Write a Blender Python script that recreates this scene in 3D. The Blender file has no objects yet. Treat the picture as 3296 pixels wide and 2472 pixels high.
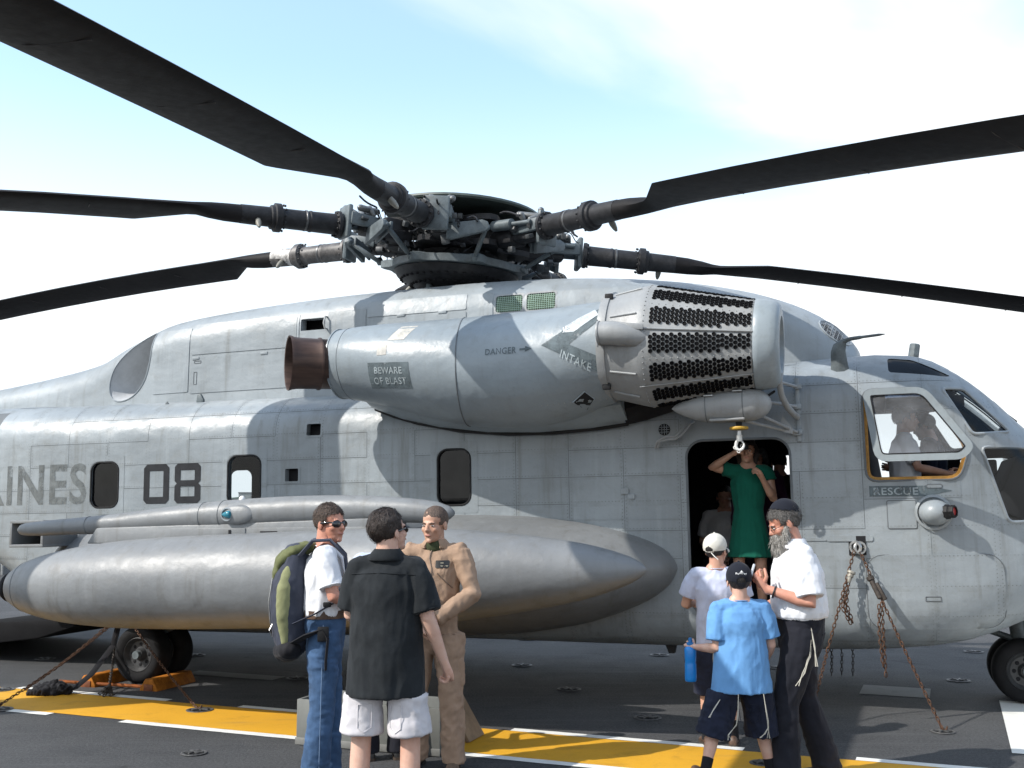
import bpy, bmesh, math, random
from mathutils import Vector, Matrix, Quaternion, noise
from mathutils.bvhtree import BVHTree
rad = math.radians
random.seed(7)
scene = bpy.context.scene
COL = scene.collection

# ------------------------------------------------------------------ camera
cam_d = bpy.data.cameras.new('camera')
cam_d.sensor_width = 36.0
cam_d.lens = 37.43
cam_d.clip_start = 0.05
cam_d.clip_end = 30000.0
cam = bpy.data.objects.new('camera', cam_d)
cam.location = (0, 0, 1.75)
cam.rotation_euler = (rad(90 + 6.585), 0, 0)
COL.objects.link(cam)
scene.camera = cam

# ------------------------------------------------------------------ sky and sun
TO_SUN = Vector((-1.36, -0.60, 1.30)).normalized()
world = bpy.data.worlds.new('World')
scene.world = world
world.use_nodes = True
wn, wl = world.node_tree.nodes, world.node_tree.links
wn.clear()
w_out = wn.new('ShaderNodeOutputWorld')
w_bg = wn.new('ShaderNodeBackground')
w_bg.inputs['Strength'].default_value = 0.15
w_sky = wn.new('ShaderNodeTexSky')
w_sky.sky_type = 'NISHITA'
w_sky.sun_disc = False
w_sky.sun_elevation = math.asin(TO_SUN.z)
w_sky.sun_rotation = math.atan2(TO_SUN.x, TO_SUN.y)
w_sky.altitude = 0.0
w_sky.air_density = 1.15
w_sky.dust_density = 1.0
w_sky.ozone_density = 3.5
# thin cirrus: noise on the flattened sky direction, mixed over the clear sky
w_tc = wn.new('ShaderNodeTexCoord')
w_sep = wn.new('ShaderNodeSeparateXYZ')
wl.new(w_tc.outputs['Generated'], w_sep.inputs[0])
def wmath(op, a, b=None, clamp=False):
    n = wn.new('ShaderNodeMath'); n.operation = op; n.use_clamp = clamp
    for i, s in enumerate((a, b)):
        if s is None: continue
        if isinstance(s, (int, float)): n.inputs[i].default_value = s
        else: wl.new(s, n.inputs[i])
    return n.outputs[0]
zz = wmath('ADD', wmath('MAXIMUM', w_sep.outputs['Z'], 0.0), 0.16)
px, py = wmath('DIVIDE', w_sep.outputs['X'], zz), wmath('DIVIDE', w_sep.outputs['Y'], zz)
w_cmb = wn.new('ShaderNodeCombineXYZ')
wl.new(px, w_cmb.inputs[0]); wl.new(py, w_cmb.inputs[1])
w_map = wn.new('ShaderNodeMapping')
w_map.inputs['Rotation'].default_value = (0, 0, rad(-49))
w_map.inputs['Scale'].default_value = (0.5, 1.2, 1.0)
w_map.inputs['Location'].default_value = (1.28, 8.27, 0.0)
wl.new(w_cmb.outputs[0], w_map.inputs[0])
w_n1 = wn.new('ShaderNodeTexNoise')
w_n1.inputs['Scale'].default_value = 0.6
w_n1.inputs['Detail'].default_value = 7.0
w_n1.inputs['Roughness'].default_value = 0.52
w_n1.inputs['Distortion'].default_value = 0.5
wl.new(w_map.outputs[0], w_n1.inputs['Vector'])
w_ramp = wn.new('ShaderNodeValToRGB')
w_ramp.color_ramp.interpolation = 'EASE'
w_ramp.color_ramp.elements[0].position = 0.43
w_ramp.color_ramp.elements[1].position = 0.585
wl.new(w_n1.outputs[0], w_ramp.inputs[0])
# milky haze thickening towards the horizon, and a thin veil everywhere
w_hz = wn.new('ShaderNodeMapRange'); w_hz.interpolation_type = 'SMOOTHSTEP'
wl.new(w_sep.outputs['Z'], w_hz.inputs[0])
for i_, v_ in enumerate((0.12, 0.40, 0.96, 0.16)): w_hz.inputs[i_ + 1].default_value = v_
w_fac = wmath('ADD', w_hz.outputs[0], wmath('MULTIPLY', wmath('SUBTRACT', 1.0, w_hz.outputs[0]), w_ramp.outputs[0]), True)
w_mix = wn.new('ShaderNodeMixRGB')
wl.new(w_fac, w_mix.inputs[0])
w_tint = wn.new('ShaderNodeMixRGB'); w_tint.blend_type = 'MULTIPLY'; w_tint.inputs[0].default_value = 1.0
w_tint.inputs[2].default_value = (0.98, 1.07, 1.02, 1)          # the camera's slightly cyan rendering of clear sky
wl.new(w_sky.outputs[0], w_tint.inputs[1])
wl.new(w_tint.outputs[0], w_mix.inputs[1])
w_mix.inputs[2].default_value = (3.7, 3.78, 3.82, 1)
wl.new(w_mix.outputs[0], w_bg.inputs['Color'])
wl.new(w_bg.outputs[0], w_out.inputs['Surface'])

sun_d = bpy.data.lights.new('sun', 'SUN')
sun_d.energy = 2.35
sun_d.angle = rad(0.5)
sun_d.color = (1.0, 0.95, 0.88)
sun = bpy.data.objects.new('sun', sun_d)
sun.rotation_euler = (-TO_SUN).to_track_quat('-Z', 'Y').to_euler()
sun.location = (0, 0, 30)
COL.objects.link(sun)

scene.view_settings.view_transform = 'Standard'
scene.view_settings.look = 'None'
scene.view_settings.gamma = 1.0
scene.view_settings.use_curve_mapping = False
scene.view_settings.exposure = 1.2
scene.render.film_transparent = False

# ------------------------------------------------------------------ materials
MATS = {}
def new_mat(name):
    m = bpy.data.materials.new(name); m.use_nodes = True
    nt = m.node_tree
    b = nt.nodes['Principled BSDF']
    return m, nt, nt.nodes, nt.links, b
def mth(nt, op, a, b=None, c=None, clamp=False):
    n = nt.nodes.new('ShaderNodeMath'); n.operation = op; n.use_clamp = clamp
    for i, s in enumerate((a, b, c)):
        if s is None: continue
        if isinstance(s, (int, float)): n.inputs[i].default_value = s
        else: nt.links.new(s, n.inputs[i])
    return n.outputs[0]
def nz(nt, vec, scale, detail=4, rough=.55, sc=None, dist=0):
    n = nt.nodes.new('ShaderNodeTexNoise')
    n.inputs['Scale'].default_value = scale; n.inputs['Detail'].default_value = detail
    n.inputs['Roughness'].default_value = rough; n.inputs['Distortion'].default_value = dist
    if sc:
        mp = nt.nodes.new('ShaderNodeMapping'); mp.inputs['Scale'].default_value = sc
        nt.links.new(vec, mp.inputs[0]); vec = mp.outputs[0]
    nt.links.new(vec, n.inputs['Vector'])
    return n.outputs[0]
def mixc(nt, fac, a, b, mode='MIX'):
    n = nt.nodes.new('ShaderNodeMixRGB'); n.blend_type = mode
    for i, s in enumerate((fac, a, b)):
        if isinstance(s, (int, float)): n.inputs[i].default_value = s
        elif isinstance(s, tuple): n.inputs[i].default_value = (*s[:3], 1)
        else: nt.links.new(s, n.inputs[i])
    return n.outputs[0]
def rng(nt, v, a, b, c=0., d=1.):
    n = nt.nodes.new('ShaderNodeMapRange'); n.interpolation_type = 'SMOOTHSTEP'
    nt.links.new(v, n.inputs[0])
    for i, s in enumerate((a, b, c, d)): n.inputs[i + 1].default_value = s
    return n.outputs[0]
def objc(nt): return nt.nodes.new('ShaderNodeTexCoord').outputs['Object']
def bumpn(nt, b, h, strength, dist=.01):
    n = nt.nodes.new('ShaderNodeBump'); n.inputs['Strength'].default_value = strength
    n.inputs['Distance'].default_value = dist
    nt.links.new(h, n.inputs['Height']); nt.links.new(n.outputs[0], b.inputs['Normal'])

def mat(name, col, rough=.6, metal=0., var=.18, scale=5., bump=0., bscale=60., col2=None, spec=.5, sheen=0., emit=0.):
    """plain procedural surface: two-scale colour mottling, uneven gloss, fine relief"""
    if name in MATS: return MATS[name]
    m, nt, N, L, b = new_mat(name)
    oc = objc(nt)
    n1 = nz(nt, oc, scale, 5, .6); n2 = nz(nt, oc, scale * 7, 3, .6)
    f = mth(nt, 'ADD', mth(nt, 'MULTIPLY', n1, .7), mth(nt, 'MULTIPLY', n2, .3))
    f = rng(nt, f, .3, .7)
    dark = tuple(c * (1 - var) for c in col)
    lite = col2 if col2 else tuple(min(1, c * (1 + var)) for c in col)
    L.new(mixc(nt, f, dark, lite), b.inputs['Base Color'])
    L.new(mth(nt, 'ADD', mth(nt, 'MULTIPLY', n2, .25), rough - .12, clamp=True), b.inputs['Roughness'])
    b.inputs['Metallic'].default_value = metal
    b.inputs['Specular IOR Level'].default_value = spec
    if sheen: b.inputs['Sheen Weight'].default_value = sheen
    if bump: bumpn(nt, b, nz(nt, oc, bscale, 4, .6), bump, .01)
    MATS[name] = m
    return m

def paint_mat(name, base, rivets=True, streak=1., rough=.42):
    """weathered military grey paint: patch tints, run-off streaks, scuffs, rivet rows"""
    m, nt, N, L, b = new_mat(name)
    oc = objc(nt)
    big = nz(nt, oc, .9, 4, .5)
    mid = nz(nt, oc, 5.5, 7, .68, dist=.8)
    st = nz(nt, oc, 1.0, 6, .62, sc=(9, 9, .7))
    fine = nz(nt, oc, 38, 4, .6)
    oi = N.new('ShaderNodeObjectInfo')
    c = mixc(nt, rng(nt, big, .3, .7), tuple(x * .86 for x in base), tuple(x * 1.10 for x in base))
    c = mixc(nt, mth(nt, 'MULTIPLY', rng(nt, mid, .52, .74), .50), c, tuple(x * y for x, y in zip(base, (.80, .76, .70))))
    c = mixc(nt, mth(nt, 'MULTIPLY', rng(nt, st, .52, .74), .62 * streak), c, tuple(x * y for x, y in zip(base, (.62, .58, .52))))
    c = mixc(nt, mth(nt, 'MULTIPLY', rng(nt, st, .30, .47, 1, 0), .50 * streak), c, tuple(min(1, x * 1.22) for x in base))
    c = mixc(nt, mth(nt, 'MULTIPLY', rng(nt, fine, .58, .75), .22), c, tuple(x * .6 for x in base))
    # one tint per skin panel
    tint = mth(nt, 'MULTIPLY_ADD', oi.outputs['Random'], .15, .925)
    cmb = N.new('ShaderNodeCombineXYZ')
    for i in range(3): L.new(tint, cmb.inputs[i])
    c = mixc(nt, 1., c, cmb.outputs[0], 'MULTIPLY')
    h = mth(nt, 'MULTIPLY', fine, .25)
    h = mth(nt, 'ADD', h, mth(nt, 'MULTIPLY', nz(nt, oc, 2.2, 2, .5, sc=(1, 1, 1.6)), 2.6))
    h = mth(nt, 'ADD', h, mth(nt, 'MULTIPLY', nz(nt, oc, 6.5, 2, .5), .9))
    if rivets:
        sp = N.new('ShaderNodeSeparateXYZ'); L.new(oc, sp.inputs[0])
        def near(v, step, off, w):
            q = mth(nt, 'FRACT', mth(nt, 'DIVIDE', mth(nt, 'ADD', v, off), step))
            return mth(nt, 'LESS_THAN', mth(nt, 'ABSOLUTE', mth(nt, 'SUBTRACT', q, .5)), w / step / 2)
        x, z = sp.outputs['X'], sp.outputs['Z']
        # frames every .52 m, stringers every .25 m, rivet pitch 32 mm
        rv = mth(nt, 'MULTIPLY', near(x, .52, .24, .009), near(z, .032, 0, .010))
        rv2 = mth(nt, 'MULTIPLY', near(x, .52, .28, .009), near(z, .032, .016, .010))
        rh = mth(nt, 'MULTIPLY', near(z, .25, .105, .009), near(x, .032, 0, .010))
        r = mth(nt, 'MAXIMUM', mth(nt, 'MAXIMUM', rv, rv2), rh)
        c = mixc(nt, mth(nt, 'MULTIPLY', r, rng(nt, nz(nt, oc, 1.3, 3), .38, .62, .15, .62)), c, tuple(x_ * .36 for x_ in base))
        # rubbed, dirty bands that follow frames and stringers
        fb_ = mth(nt, 'MAXIMUM', near(x, .52, .26, .075), near(z, .25, .125, .05))
        c = mixc(nt, mth(nt, 'MULTIPLY', mth(nt, 'MULTIPLY', fb_, rng(nt, mid, .40, .62)), .30), c, tuple(x_ * y for x_, y in zip(base, (.72, .70, .66))))
    L.new(c, b.inputs['Base Color'])
    L.new(mth(nt, 'ADD', mth(nt, 'MULTIPLY', mid, .34), rough - .17, clamp=True), b.inputs['Roughness'])
    b.inputs['Specular IOR Level'].default_value = .5
    bumpn(nt, b, h, .42, .014)
    MATS[name] = m
    return m

def worn_mat(name, col, keep=.55, sc=14):
    """old stencil paint: rubbed through in patches so that the skin shows"""
    m = mat(name, col, .7, var=.25, scale=9, spec=.2); nt = m.node_tree; N, L = nt.nodes, nt.links
    b = nt.nodes['Principled BSDF']; out = [n for n in N if n.type == 'OUTPUT_MATERIAL'][0]
    tr = N.new('ShaderNodeBsdfTransparent'); mx = N.new('ShaderNodeMixShader'); oc = objc(nt)
    f = mth(nt, 'ADD', mth(nt, 'MULTIPLY', nz(nt, oc, sc, 6, .7), .6), mth(nt, 'MULTIPLY', nz(nt, oc, 3, 4, .6, sc=(4, 4, .8)), .4))
    L.new(rng(nt, f, keep - .12, keep + .10), mx.inputs[0]); L.new(b.outputs[0], mx.inputs[1]); L.new(tr.outputs[0], mx.inputs[2]); L.new(mx.outputs[0], out.inputs['Surface'])
    return m
def hazy_glass(name):
    """clear acrylic: a pale diffuse mix stands in for hazy reflection, plus soft gloss"""
    m, nt, N, L, b = new_mat(name); N.remove(b)
    out = [n for n in N if n.type == 'OUTPUT_MATERIAL'][0]; oc = objc(nt)
    tr = N.new('ShaderNodeBsdfTransparent'); tr.inputs[0].default_value = (.86, .88, .90, 1)
    gl = N.new('ShaderNodeBsdfGlossy'); gl.inputs['Roughness'].default_value = .12
    df = N.new('ShaderNodeBsdfDiffuse'); df.inputs[0].default_value = (.6, .62, .65, 1)  # pale diffuse layer, a painted hazy reflection on the pane
    m1 = N.new('ShaderNodeMixShader'); L.new(mth(nt, 'MULTIPLY_ADD', nz(nt, oc, 5, 5, .6), .22, .02), m1.inputs[0]); L.new(tr.outputs[0], m1.inputs[1]); L.new(df.outputs[0], m1.inputs[2])
    m2 = N.new('ShaderNodeMixShader'); m2.inputs[0].default_value = .11; L.new(m1.outputs[0], m2.inputs[1]); L.new(gl.outputs[0], m2.inputs[2])
    L.new(m2.outputs[0], out.inputs['Surface']); return m
def glass_mat(name, tint, gloss=.12):
    m, nt, N, L, b = new_mat(name)
    N.remove(b)
    out = [n for n in N if n.type == 'OUTPUT_MATERIAL'][0]
    tr = N.new('ShaderNodeBsdfTransparent'); tr.inputs[0].default_value = (*tint, 1)
    gl = N.new('ShaderNodeBsdfGlossy'); gl.inputs['Roughness'].default_value = .03
    fr = N.new('ShaderNodeFresnel'); fr.inputs['IOR'].default_value = 1.45
    oc = objc(nt)
    f = mth(nt, 'ADD', mth(nt, 'MULTIPLY', fr.outputs[0], .7), mth(nt, 'MULTIPLY', nz(nt, oc, 6, 3), gloss * .06), clamp=True)
    mx = N.new('ShaderNodeMixShader'); L.new(f, mx.inputs[0]); L.new(tr.outputs[0], mx.inputs[1]); L.new(gl.outputs[0], mx.inputs[2])
    L.new(mx.outputs[0], out.inputs['Surface'])
    MATS[name] = m
    return m

# ------------------------------------------------------------------ mesh helpers
def frame_of(d):
    d = d.normalized()
    up = Vector((0, 0, 1)) if abs(d.z) < .93 else Vector((0, 1, 0))
    s = d.cross(up).normalized(); u = s.cross(d).normalized()
    return s, u
class MB:
    def __init__(s): s.v = []; s.f = []; s.mi = []; s.cur = 0
    def add(s, vs, fs):
        o = len(s.v); s.v += [Vector(v) for v in vs]; s.f += [tuple(i + o for i in f) for f in fs]; s.mi += [s.cur] * len(fs); return s
    def box(s, c, size, rot=None, taper=1.):
        c = Vector(c); hx, hy, hz = (q / 2 for q in size)
        vs = []
        for z in (-1, 1):
            k = taper if z > 0 else 1
            for x, y in ((-1, -1), (1, -1), (1, 1), (-1, 1)):
                p = Vector((x * hx * k, y * hy * k, z * hz))
                if rot is not None: p = rot @ p
                vs.append(c + p)
        return s.add(vs, [(3, 2, 1, 0), (4, 5, 6, 7), (0, 1, 5, 4), (1, 2, 6, 5), (2, 3, 7, 6), (3, 0, 4, 7)])
    def bar(s, a, b, w, h):
        """rectangular bar from a to b"""
        a, b = Vector(a), Vector(b); sd, u = frame_of(b - a); vs = []
        for p in (a, b):
            for i, j in ((-1, -1), (1, -1), (1, 1), (-1, 1)): vs.append(p + sd * i * w / 2 + u * j * h / 2)
        return s.add(vs, [(3, 2, 1, 0), (4, 5, 6, 7), (0, 1, 5, 4), (1, 2, 6, 5), (2, 3, 7, 6), (3, 0, 4, 7)])
    def loft(s, rings, closed=True, cap=True):
        n = len(rings[0]); vs = [p for r in rings for p in r]; fs = []
        for i in range(len(rings) - 1):
            for j in range(n if closed else n - 1):
                k = (j + 1) % n
                fs.append((i * n + j, i * n + k, (i + 1) * n + k, (i + 1) * n + j))
        if cap:
            fs.append(tuple(range(n - 1, -1, -1))); fs.append(tuple((len(rings) - 1) * n + j for j in range(n)))
        return s.add(vs, fs)
    def tube(s, path, r, n=10, flat=None, cap=True):
        path = [Vector(p) for p in path]
        if isinstance(r, (int, float)): r = [r] * len(path)
        rings = []; sd = None
        for i, p in enumerate(path):
            d = (path[min(i + 1, len(path) - 1)] - path[max(i - 1, 0)])
            if d.length < 1e-9: d = Vector((0, 0, 1))
            d.normalize()
            if sd is None: sd, u = frame_of(d)
            else:
                sd = (sd - d * sd.dot(d)).normalized(); u = sd.cross(d).normalized()
            q = flat[i] if isinstance(flat, (list, tuple)) else (flat or 1.)
            rings.append([p + sd * math.cos(a) * r[i] + u * math.sin(a) * r[i] * q for a in (2 * math.pi * k / n for k in range(n))])
        return s.loft(rings, True, cap)
    def cap_tube(s, path, r, n=10, flat=None):
        """tube with rounded ends"""
        path = [Vector(p) for p in path]
        if isinstance(r, (int, float)): r = [r] * len(path)
        d0 = (path[0] - path[1]).normalized(); d1 = (path[-1] - path[-2]).normalized()
        P = []; Q = []
        for a in (80, 50, 20): P.append(path[0] + d0 * r[0] * math.sin(rad(a))); Q.append(r[0] * math.cos(rad(a)))
        P += path; Q += list(r)
        if isinstance(flat, (list, tuple)): flat = [flat[0]] * 3 + list(flat) + [flat[-1]] * 3
        for a in (20, 50, 80): P.append(path[-1] + d1 * r[-1] * math.sin(rad(a))); Q.append(r[-1] * math.cos(rad(a)))
        return s.tube(P, Q, n, flat)
    def lathe(s, prof, o, ax, n=24, cap=False):
        o = Vector(o); ax = Vector(ax).normalized(); sd, u = frame_of(ax)
        rings = [[o + ax * t + (sd * math.cos(a) + u * math.sin(a)) * max(r, 1e-4) for a in (2 * math.pi * k / n for k in range(n))] for t, r in prof]
        return s.loft(rings, True, cap)
    def ell(s, c, r, rot=None, nu=16, nv=10):
        c = Vector(c); vs = []; fs = []
        for i in range(nv + 1):
            th = math.pi * i / nv
            for j in range(nu):
                ph = 2 * math.pi * j / nu
                p = Vector((r[0] * math.sin(th) * math.cos(ph), r[1] * math.sin(th) * math.sin(ph), r[2] * math.cos(th)))
                if rot is not None: p = rot @ p
                vs.append(c + p)
        for i in range(nv):
            for j in range(nu):
                k = (j + 1) % nu; fs.append((i * nu + j, (i + 1) * nu + j, (i + 1) * nu + k, i * nu + k))
        return s.add(vs, fs)
    def torus(s, c, ax, R_, r, n=24, k=8, arc=1.):
        c = Vector(c); sd, u = frame_of(Vector(ax)); m = n if arc >= 1 else int(n * arc) + 1
        path = [c + (sd * math.cos(a) + u * math.sin(a)) * R_ for a in (2 * math.pi * arc * i / (n if arc >= 1 else m - 1) for i in range(m))]
        if arc >= 1:
            rings = []
            for i, p in enumerate(path):
                o = (p - c).normalized(); a = Vector(ax).normalized()
                rings.append([p + o * math.cos(q) * r + a * math.sin(q) * r for q in (2 * math.pi * j / k for j in range(k))])
            rings.append(rings[0]); return s.loft(rings, True, False)
        return s.tube(path, r, k)
    def prism(s, poly, o, ex, ey, ez, t):
        """polygon in (ex, ey) extruded by t along ez"""
        o, ex, ey, ez = Vector(o), Vector(ex), Vector(ey), Vector(ez); n = len(poly)
        vs = [o + ex * a + ey * b for a, b in poly] + [o + ex * a + ey * b + ez * t for a, b in poly]
        return s.add(vs, [tuple(range(n - 1, -1, -1)), tuple(range(n, 2 * n))] + [(i, (i + 1) % n, n + (i + 1) % n, n + i) for i in range(n)])
    def mesh(s, name, bevel=0, merge=False, seg=2):
        bm = bmesh.new(); vv = [bm.verts.new(v) for v in s.v]
        for f, mi in zip(s.f, s.mi):
            try:
                q = bm.faces.new([vv[i] for i in f]); q.material_index = mi
            except ValueError: pass
        if merge: bmesh.ops.remove_doubles(bm, verts=bm.verts, dist=1e-4)
        bmesh.ops.recalc_face_normals(bm, faces=bm.faces)
        if bevel:
            es = [e for e in bm.edges if len(e.link_faces) == 2 and e.calc_face_angle(0) > rad(35)]
            bmesh.ops.bevel(bm, geom=es, offset=bevel, segments=seg, affect='EDGES', profile=.5, clamp_overlap=True)
        me = bpy.data.meshes.new(name); bm.to_mesh(me); bm.free()
        return me
    def build(s, name, m, parent=None, smooth=38, bevel=0, merge=False, seg=2):
        return mkobj(name, s.mesh(name, bevel, merge, seg), m, parent, smooth)
def mkobj(name, me, m, parent=None, smooth=38):
    if m is not None:
        for q in (m if isinstance(m, (list, tuple)) else [m]): me.materials.append(q)
    if smooth is not None:
        me.polygons.foreach_set('use_smooth', [True] * len(me.polygons))
        if smooth < 180: me.set_sharp_from_angle(angle=rad(smooth))
    o = bpy.data.objects.new(name, me); COL.objects.link(o)
    if parent is not None: o.parent = parent
    return o
def empty(name, loc=(0, 0, 0), rot=(0, 0, 0), label=None, cat=None, group=None):
    o = bpy.data.objects.new(name, None); o.empty_display_size = .2
    o.location = loc; o.rotation_euler = rot; COL.objects.link(o)
    if label: tag(o, label, cat, group)
    return o
def tag(o, label=None, cat=None, group=None, kind=None):
    if label: o['label'] = label
    if cat: o['category'] = cat
    if group: o['group'] = group
    if kind: o['kind'] = kind
    return o
def dup(o, parent, mtx=None, name=None):
    c = o.copy(); COL.objects.link(c); c.parent = parent
    if mtx is not None: c.matrix_local = mtx
    return c
def rrect(x0, x1, z0, z1, r, n=5):
    """counter-clockwise rounded rectangle"""
    if isinstance(r, (int, float)): r = (r,) * 4     # bl, br, tr, tl
    P = []
    for (cx, cz, a0, q) in ((x0, z0, 180, r[0]), (x1, z0, 270, r[1]), (x1, z1, 0, r[2]), (x0, z1, 90, r[3])):
        ox = cx + (q if cx == x0 else -q); oz = cz + (q if cz == z0 else -q)
        for i in range(n + 1):
            a = rad(a0 + 90 * i / n); P.append((ox + q * math.cos(a), oz + q * math.sin(a)))
    return P
def cut(bm, poly, filt, ax=(0, 2)):
    """cut a convex counter-clockwise opening, given in two axes, through the faces that pass filt; returns its edge loop"""
    a, b = ax
    x0, x1 = min(p[0] for p in poly), max(p[0] for p in poly); z0, z1 = min(p[1] for p in poly), max(p[1] for p in poly)
    fs = []
    for f in bm.faces:
        if not filt(f): continue
        A = [v.co[a] for v in f.verts]; B = [v.co[b] for v in f.verts]
        if max(A) < x0 or min(A) > x1 or max(B) < z0 or min(B) > z1: continue
        fs.append(f)
    n = len(poly)
    for i in range(n):
        p, q = poly[i], poly[(i + 1) % n]
        dx, dz = q[0] - p[0], q[1] - p[1]
        if abs(dx) + abs(dz) < 1e-7: continue
        no = Vector((0, 0, 0)); no[a] = dz; no[b] = -dx; no.normalize()
        co = Vector((0, 0, 0)); co[a] = p[0]; co[b] = p[1]
        g = set(fs)
        for f in fs: g.update(f.edges); g.update(f.verts)
        r = bmesh.ops.bisect_plane(bm, geom=list(g), dist=1e-6, plane_co=co, plane_no=no)
        fs = [f for f in r['geom'] if isinstance(f, bmesh.types.BMFace) and (f.calc_center_median() - co).dot(no) < 0]
    edges = set(e for f in fs for e in f.edges if sum(1 for lf in e.link_faces if lf in set(fs)) == 1) if fs else set()
    keys = [e for e in edges]
    bmesh.ops.delete(bm, geom=fs, context='FACES_ONLY')
    loose = [e for e in bm.edges if not e.link_faces]
    keys = [e for e in keys if e.is_valid and e.link_faces]
    bmesh.ops.delete(bm, geom=loose, context='EDGES')
    return keys
def jamb(bm, edges, off):
    """turn an opening's edge loop inward so that the opening has depth"""
    edges = [e for e in edges if e.is_valid]
    r = bmesh.ops.extrude_edge_only(bm, edges=edges)
    for v in r['geom']:
        if isinstance(v, bmesh.types.BMVert): v.co += off
class Ref:
    """smooth reference surface: normals and ray hits for cut skins, panels and lettering"""
    def __init__(s, me):
        s.bvh = BVHTree.FromPolygons([v.co[:] for v in me.vertices], [tuple(p.vertices) for p in me.polygons])
        s.no = [v.normal.copy() for v in me.vertices]; s.co = [v.co.copy() for v in me.vertices]
        s.poly = [tuple(p.vertices) for p in me.polygons]
    def normal(s, p):
        h, n, i, d = s.bvh.find_nearest(p)
        if i is None: return Vector((0, -1, 0))
        w = Vector((0, 0, 0))
        for k in s.poly[i]:
            w += s.no[k] / (1e-4 + (s.co[k] - p).length_squared)
        w.normalize()
        return w
    def hit(s, x, z, side=-1):
        h, n, i, d = s.bvh.ray_cast(Vector((x, side * 9, z)), Vector((0, -side, 0)))
        return h.y if h else None
def ref_normals(me, ref, lim=.55):
    """loop normals from the reference surface, except on faces that turn away from it (jambs, edges)"""
    vn = [ref.normal(v.co) for v in me.vertices]
    me.polygons.foreach_set('use_smooth', [True] * len(me.polygons))
    out = [None] * len(me.loops)
    for p in me.polygons:
        for li in p.loop_indices:
            n = vn[me.loops[li].vertex_index]
            d = n.dot(p.normal)
            out[li] = (n if d > lim else (-n if d < -lim else p.normal))[:]
    me.normals_split_custom_set(out)
def round_poly(P, r, n=4):
    """round the corners of a convex counter-clockwise polygon"""
    out = []; k = len(P)
    for i in range(k):
        a, b, c = Vector(P[i - 1]), Vector(P[i]), Vector(P[(i + 1) % k])
        u, v = (a - b), (c - b); q = min(r, u.length * .45, v.length * .45)
        s, e = b + u.normalized() * q, b + v.normalized() * q
        for j in range(n + 1):
            t = j / n; out.append(tuple(s * (1 - t) ** 2 + b * 2 * t * (1 - t) + e * t * t))
    return out
def crom(tab, x):
    """monotone-ish cubic through rows (x, a, b, ...)"""
    if x <= tab[0][0]: return tab[0][1:]
    if x >= tab[-1][0]: return tab[-1][1:]
    for i in range(len(tab) - 1):
        if tab[i][0] <= x <= tab[i + 1][0]: break
    p1, p2 = tab[i], tab[i + 1]; p0 = tab[max(i - 1, 0)]; p3 = tab[min(i + 2, len(tab) - 1)]
    h = p2[0] - p1[0]; t = (x - p1[0]) / h; out = []
    for k in range(1, len(p1)):
        d = (p2[k] - p1[k]) / h
        def slope(a, b, c):
            if b[0] == a[0] or c[0] == b[0]: return d
            s1 = (b[k] - a[k]) / (b[0] - a[0]); s2 = (c[k] - b[k]) / (c[0] - b[0])
            return 0 if s1 * s2 <= 0 else 2 * s1 * s2 / (s1 + s2)
        m1 = slope(p0, p1, p2) * h; m2 = slope(p1, p2, p3) * h
        out.append((2*t**3-3*t*t+1)*p1[k] + (t**3-2*t*t+t)*m1 + (-2*t**3+3*t*t)*p2[k] + (t**3-t*t)*m2)
    return out
def patch(poly, ref, off=.004, cell=.06, side=-1, thick=0.):
    """sheet with the outline poly (x, z), laid on the reference surface"""
    bm = bmesh.new()
    f = bm.faces.new([bm.verts.new((p[0], 0, p[1])) for p in poly])
    x0, x1 = min(p[0] for p in poly), max(p[0] for p in poly); z0, z1 = min(p[1] for p in poly), max(p[1] for p in poly)
    for a, lo, hi in ((0, x0, x1), (2, z0, z1)):
        k = int((hi - lo) / cell)
        for i in range(1, k + 1):
            co = Vector((0, 0, 0)); co[a] = lo + (hi - lo) * i / (k + 1); no = Vector((0, 0, 0)); no[a] = 1
            bmesh.ops.bisect_plane(bm, geom=bm.verts[:] + bm.edges[:] + bm.faces[:], plane_co=co, plane_no=no)
    last = -1.35
    for v in bm.verts:
        y = ref.hit(v.co.x, v.co.z, side)
        if y is None:
            h = ref.bvh.find_nearest(Vector((v.co.x, side * 2, v.co.z)))[0]; y = h.y
        v.co.y = y + side * off
    bmesh.ops.recalc_face_normals(bm, faces=bm.faces)
    if bm.faces and sum(f.normal.y for f in bm.faces) * side < 0: bmesh.ops.reverse_faces(bm, faces=bm.faces)
    if thick:
        r = bmesh.ops.extrude_face_region(bm, geom=bm.faces[:])
        for v in r['geom']:
            if isinstance(v, bmesh.types.BMVert): v.co.y += side * thick
        bmesh.ops.recalc_face_normals(bm, faces=bm.faces)
    me = bpy.data.meshes.new('patch'); bm.to_mesh(me); bm.free()
    return me
def on(ref, x, z, off=0., side=-1):
    y = ref.hit(x, z, side)
    if y is None: y = ref.bvh.find_nearest(Vector((x, side * 2, z)))[0].y
    return Vector((x, y + side * off, z))
def rim(poly, ref, r, off=0., side=-1, n=6):
    b = MB(); P = [on(ref, x, z, off, side) for x, z in poly]; P = P + [P[0], P[1]]
    b.tube(P, r, n, cap=False); return b
def band(inner, outer, ref, off, side=-1):
    """flat ring between two outlines with the same count of points"""
    b = MB(); n = len(inner)
    b.add([on(ref, x, z, off, side) for x, z in inner] + [on(ref, x, z, off, side) for x, z in outer], [(i, (i + 1) % n, n + (i + 1) % n, n + i) for i in range(n)])
    return b

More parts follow.
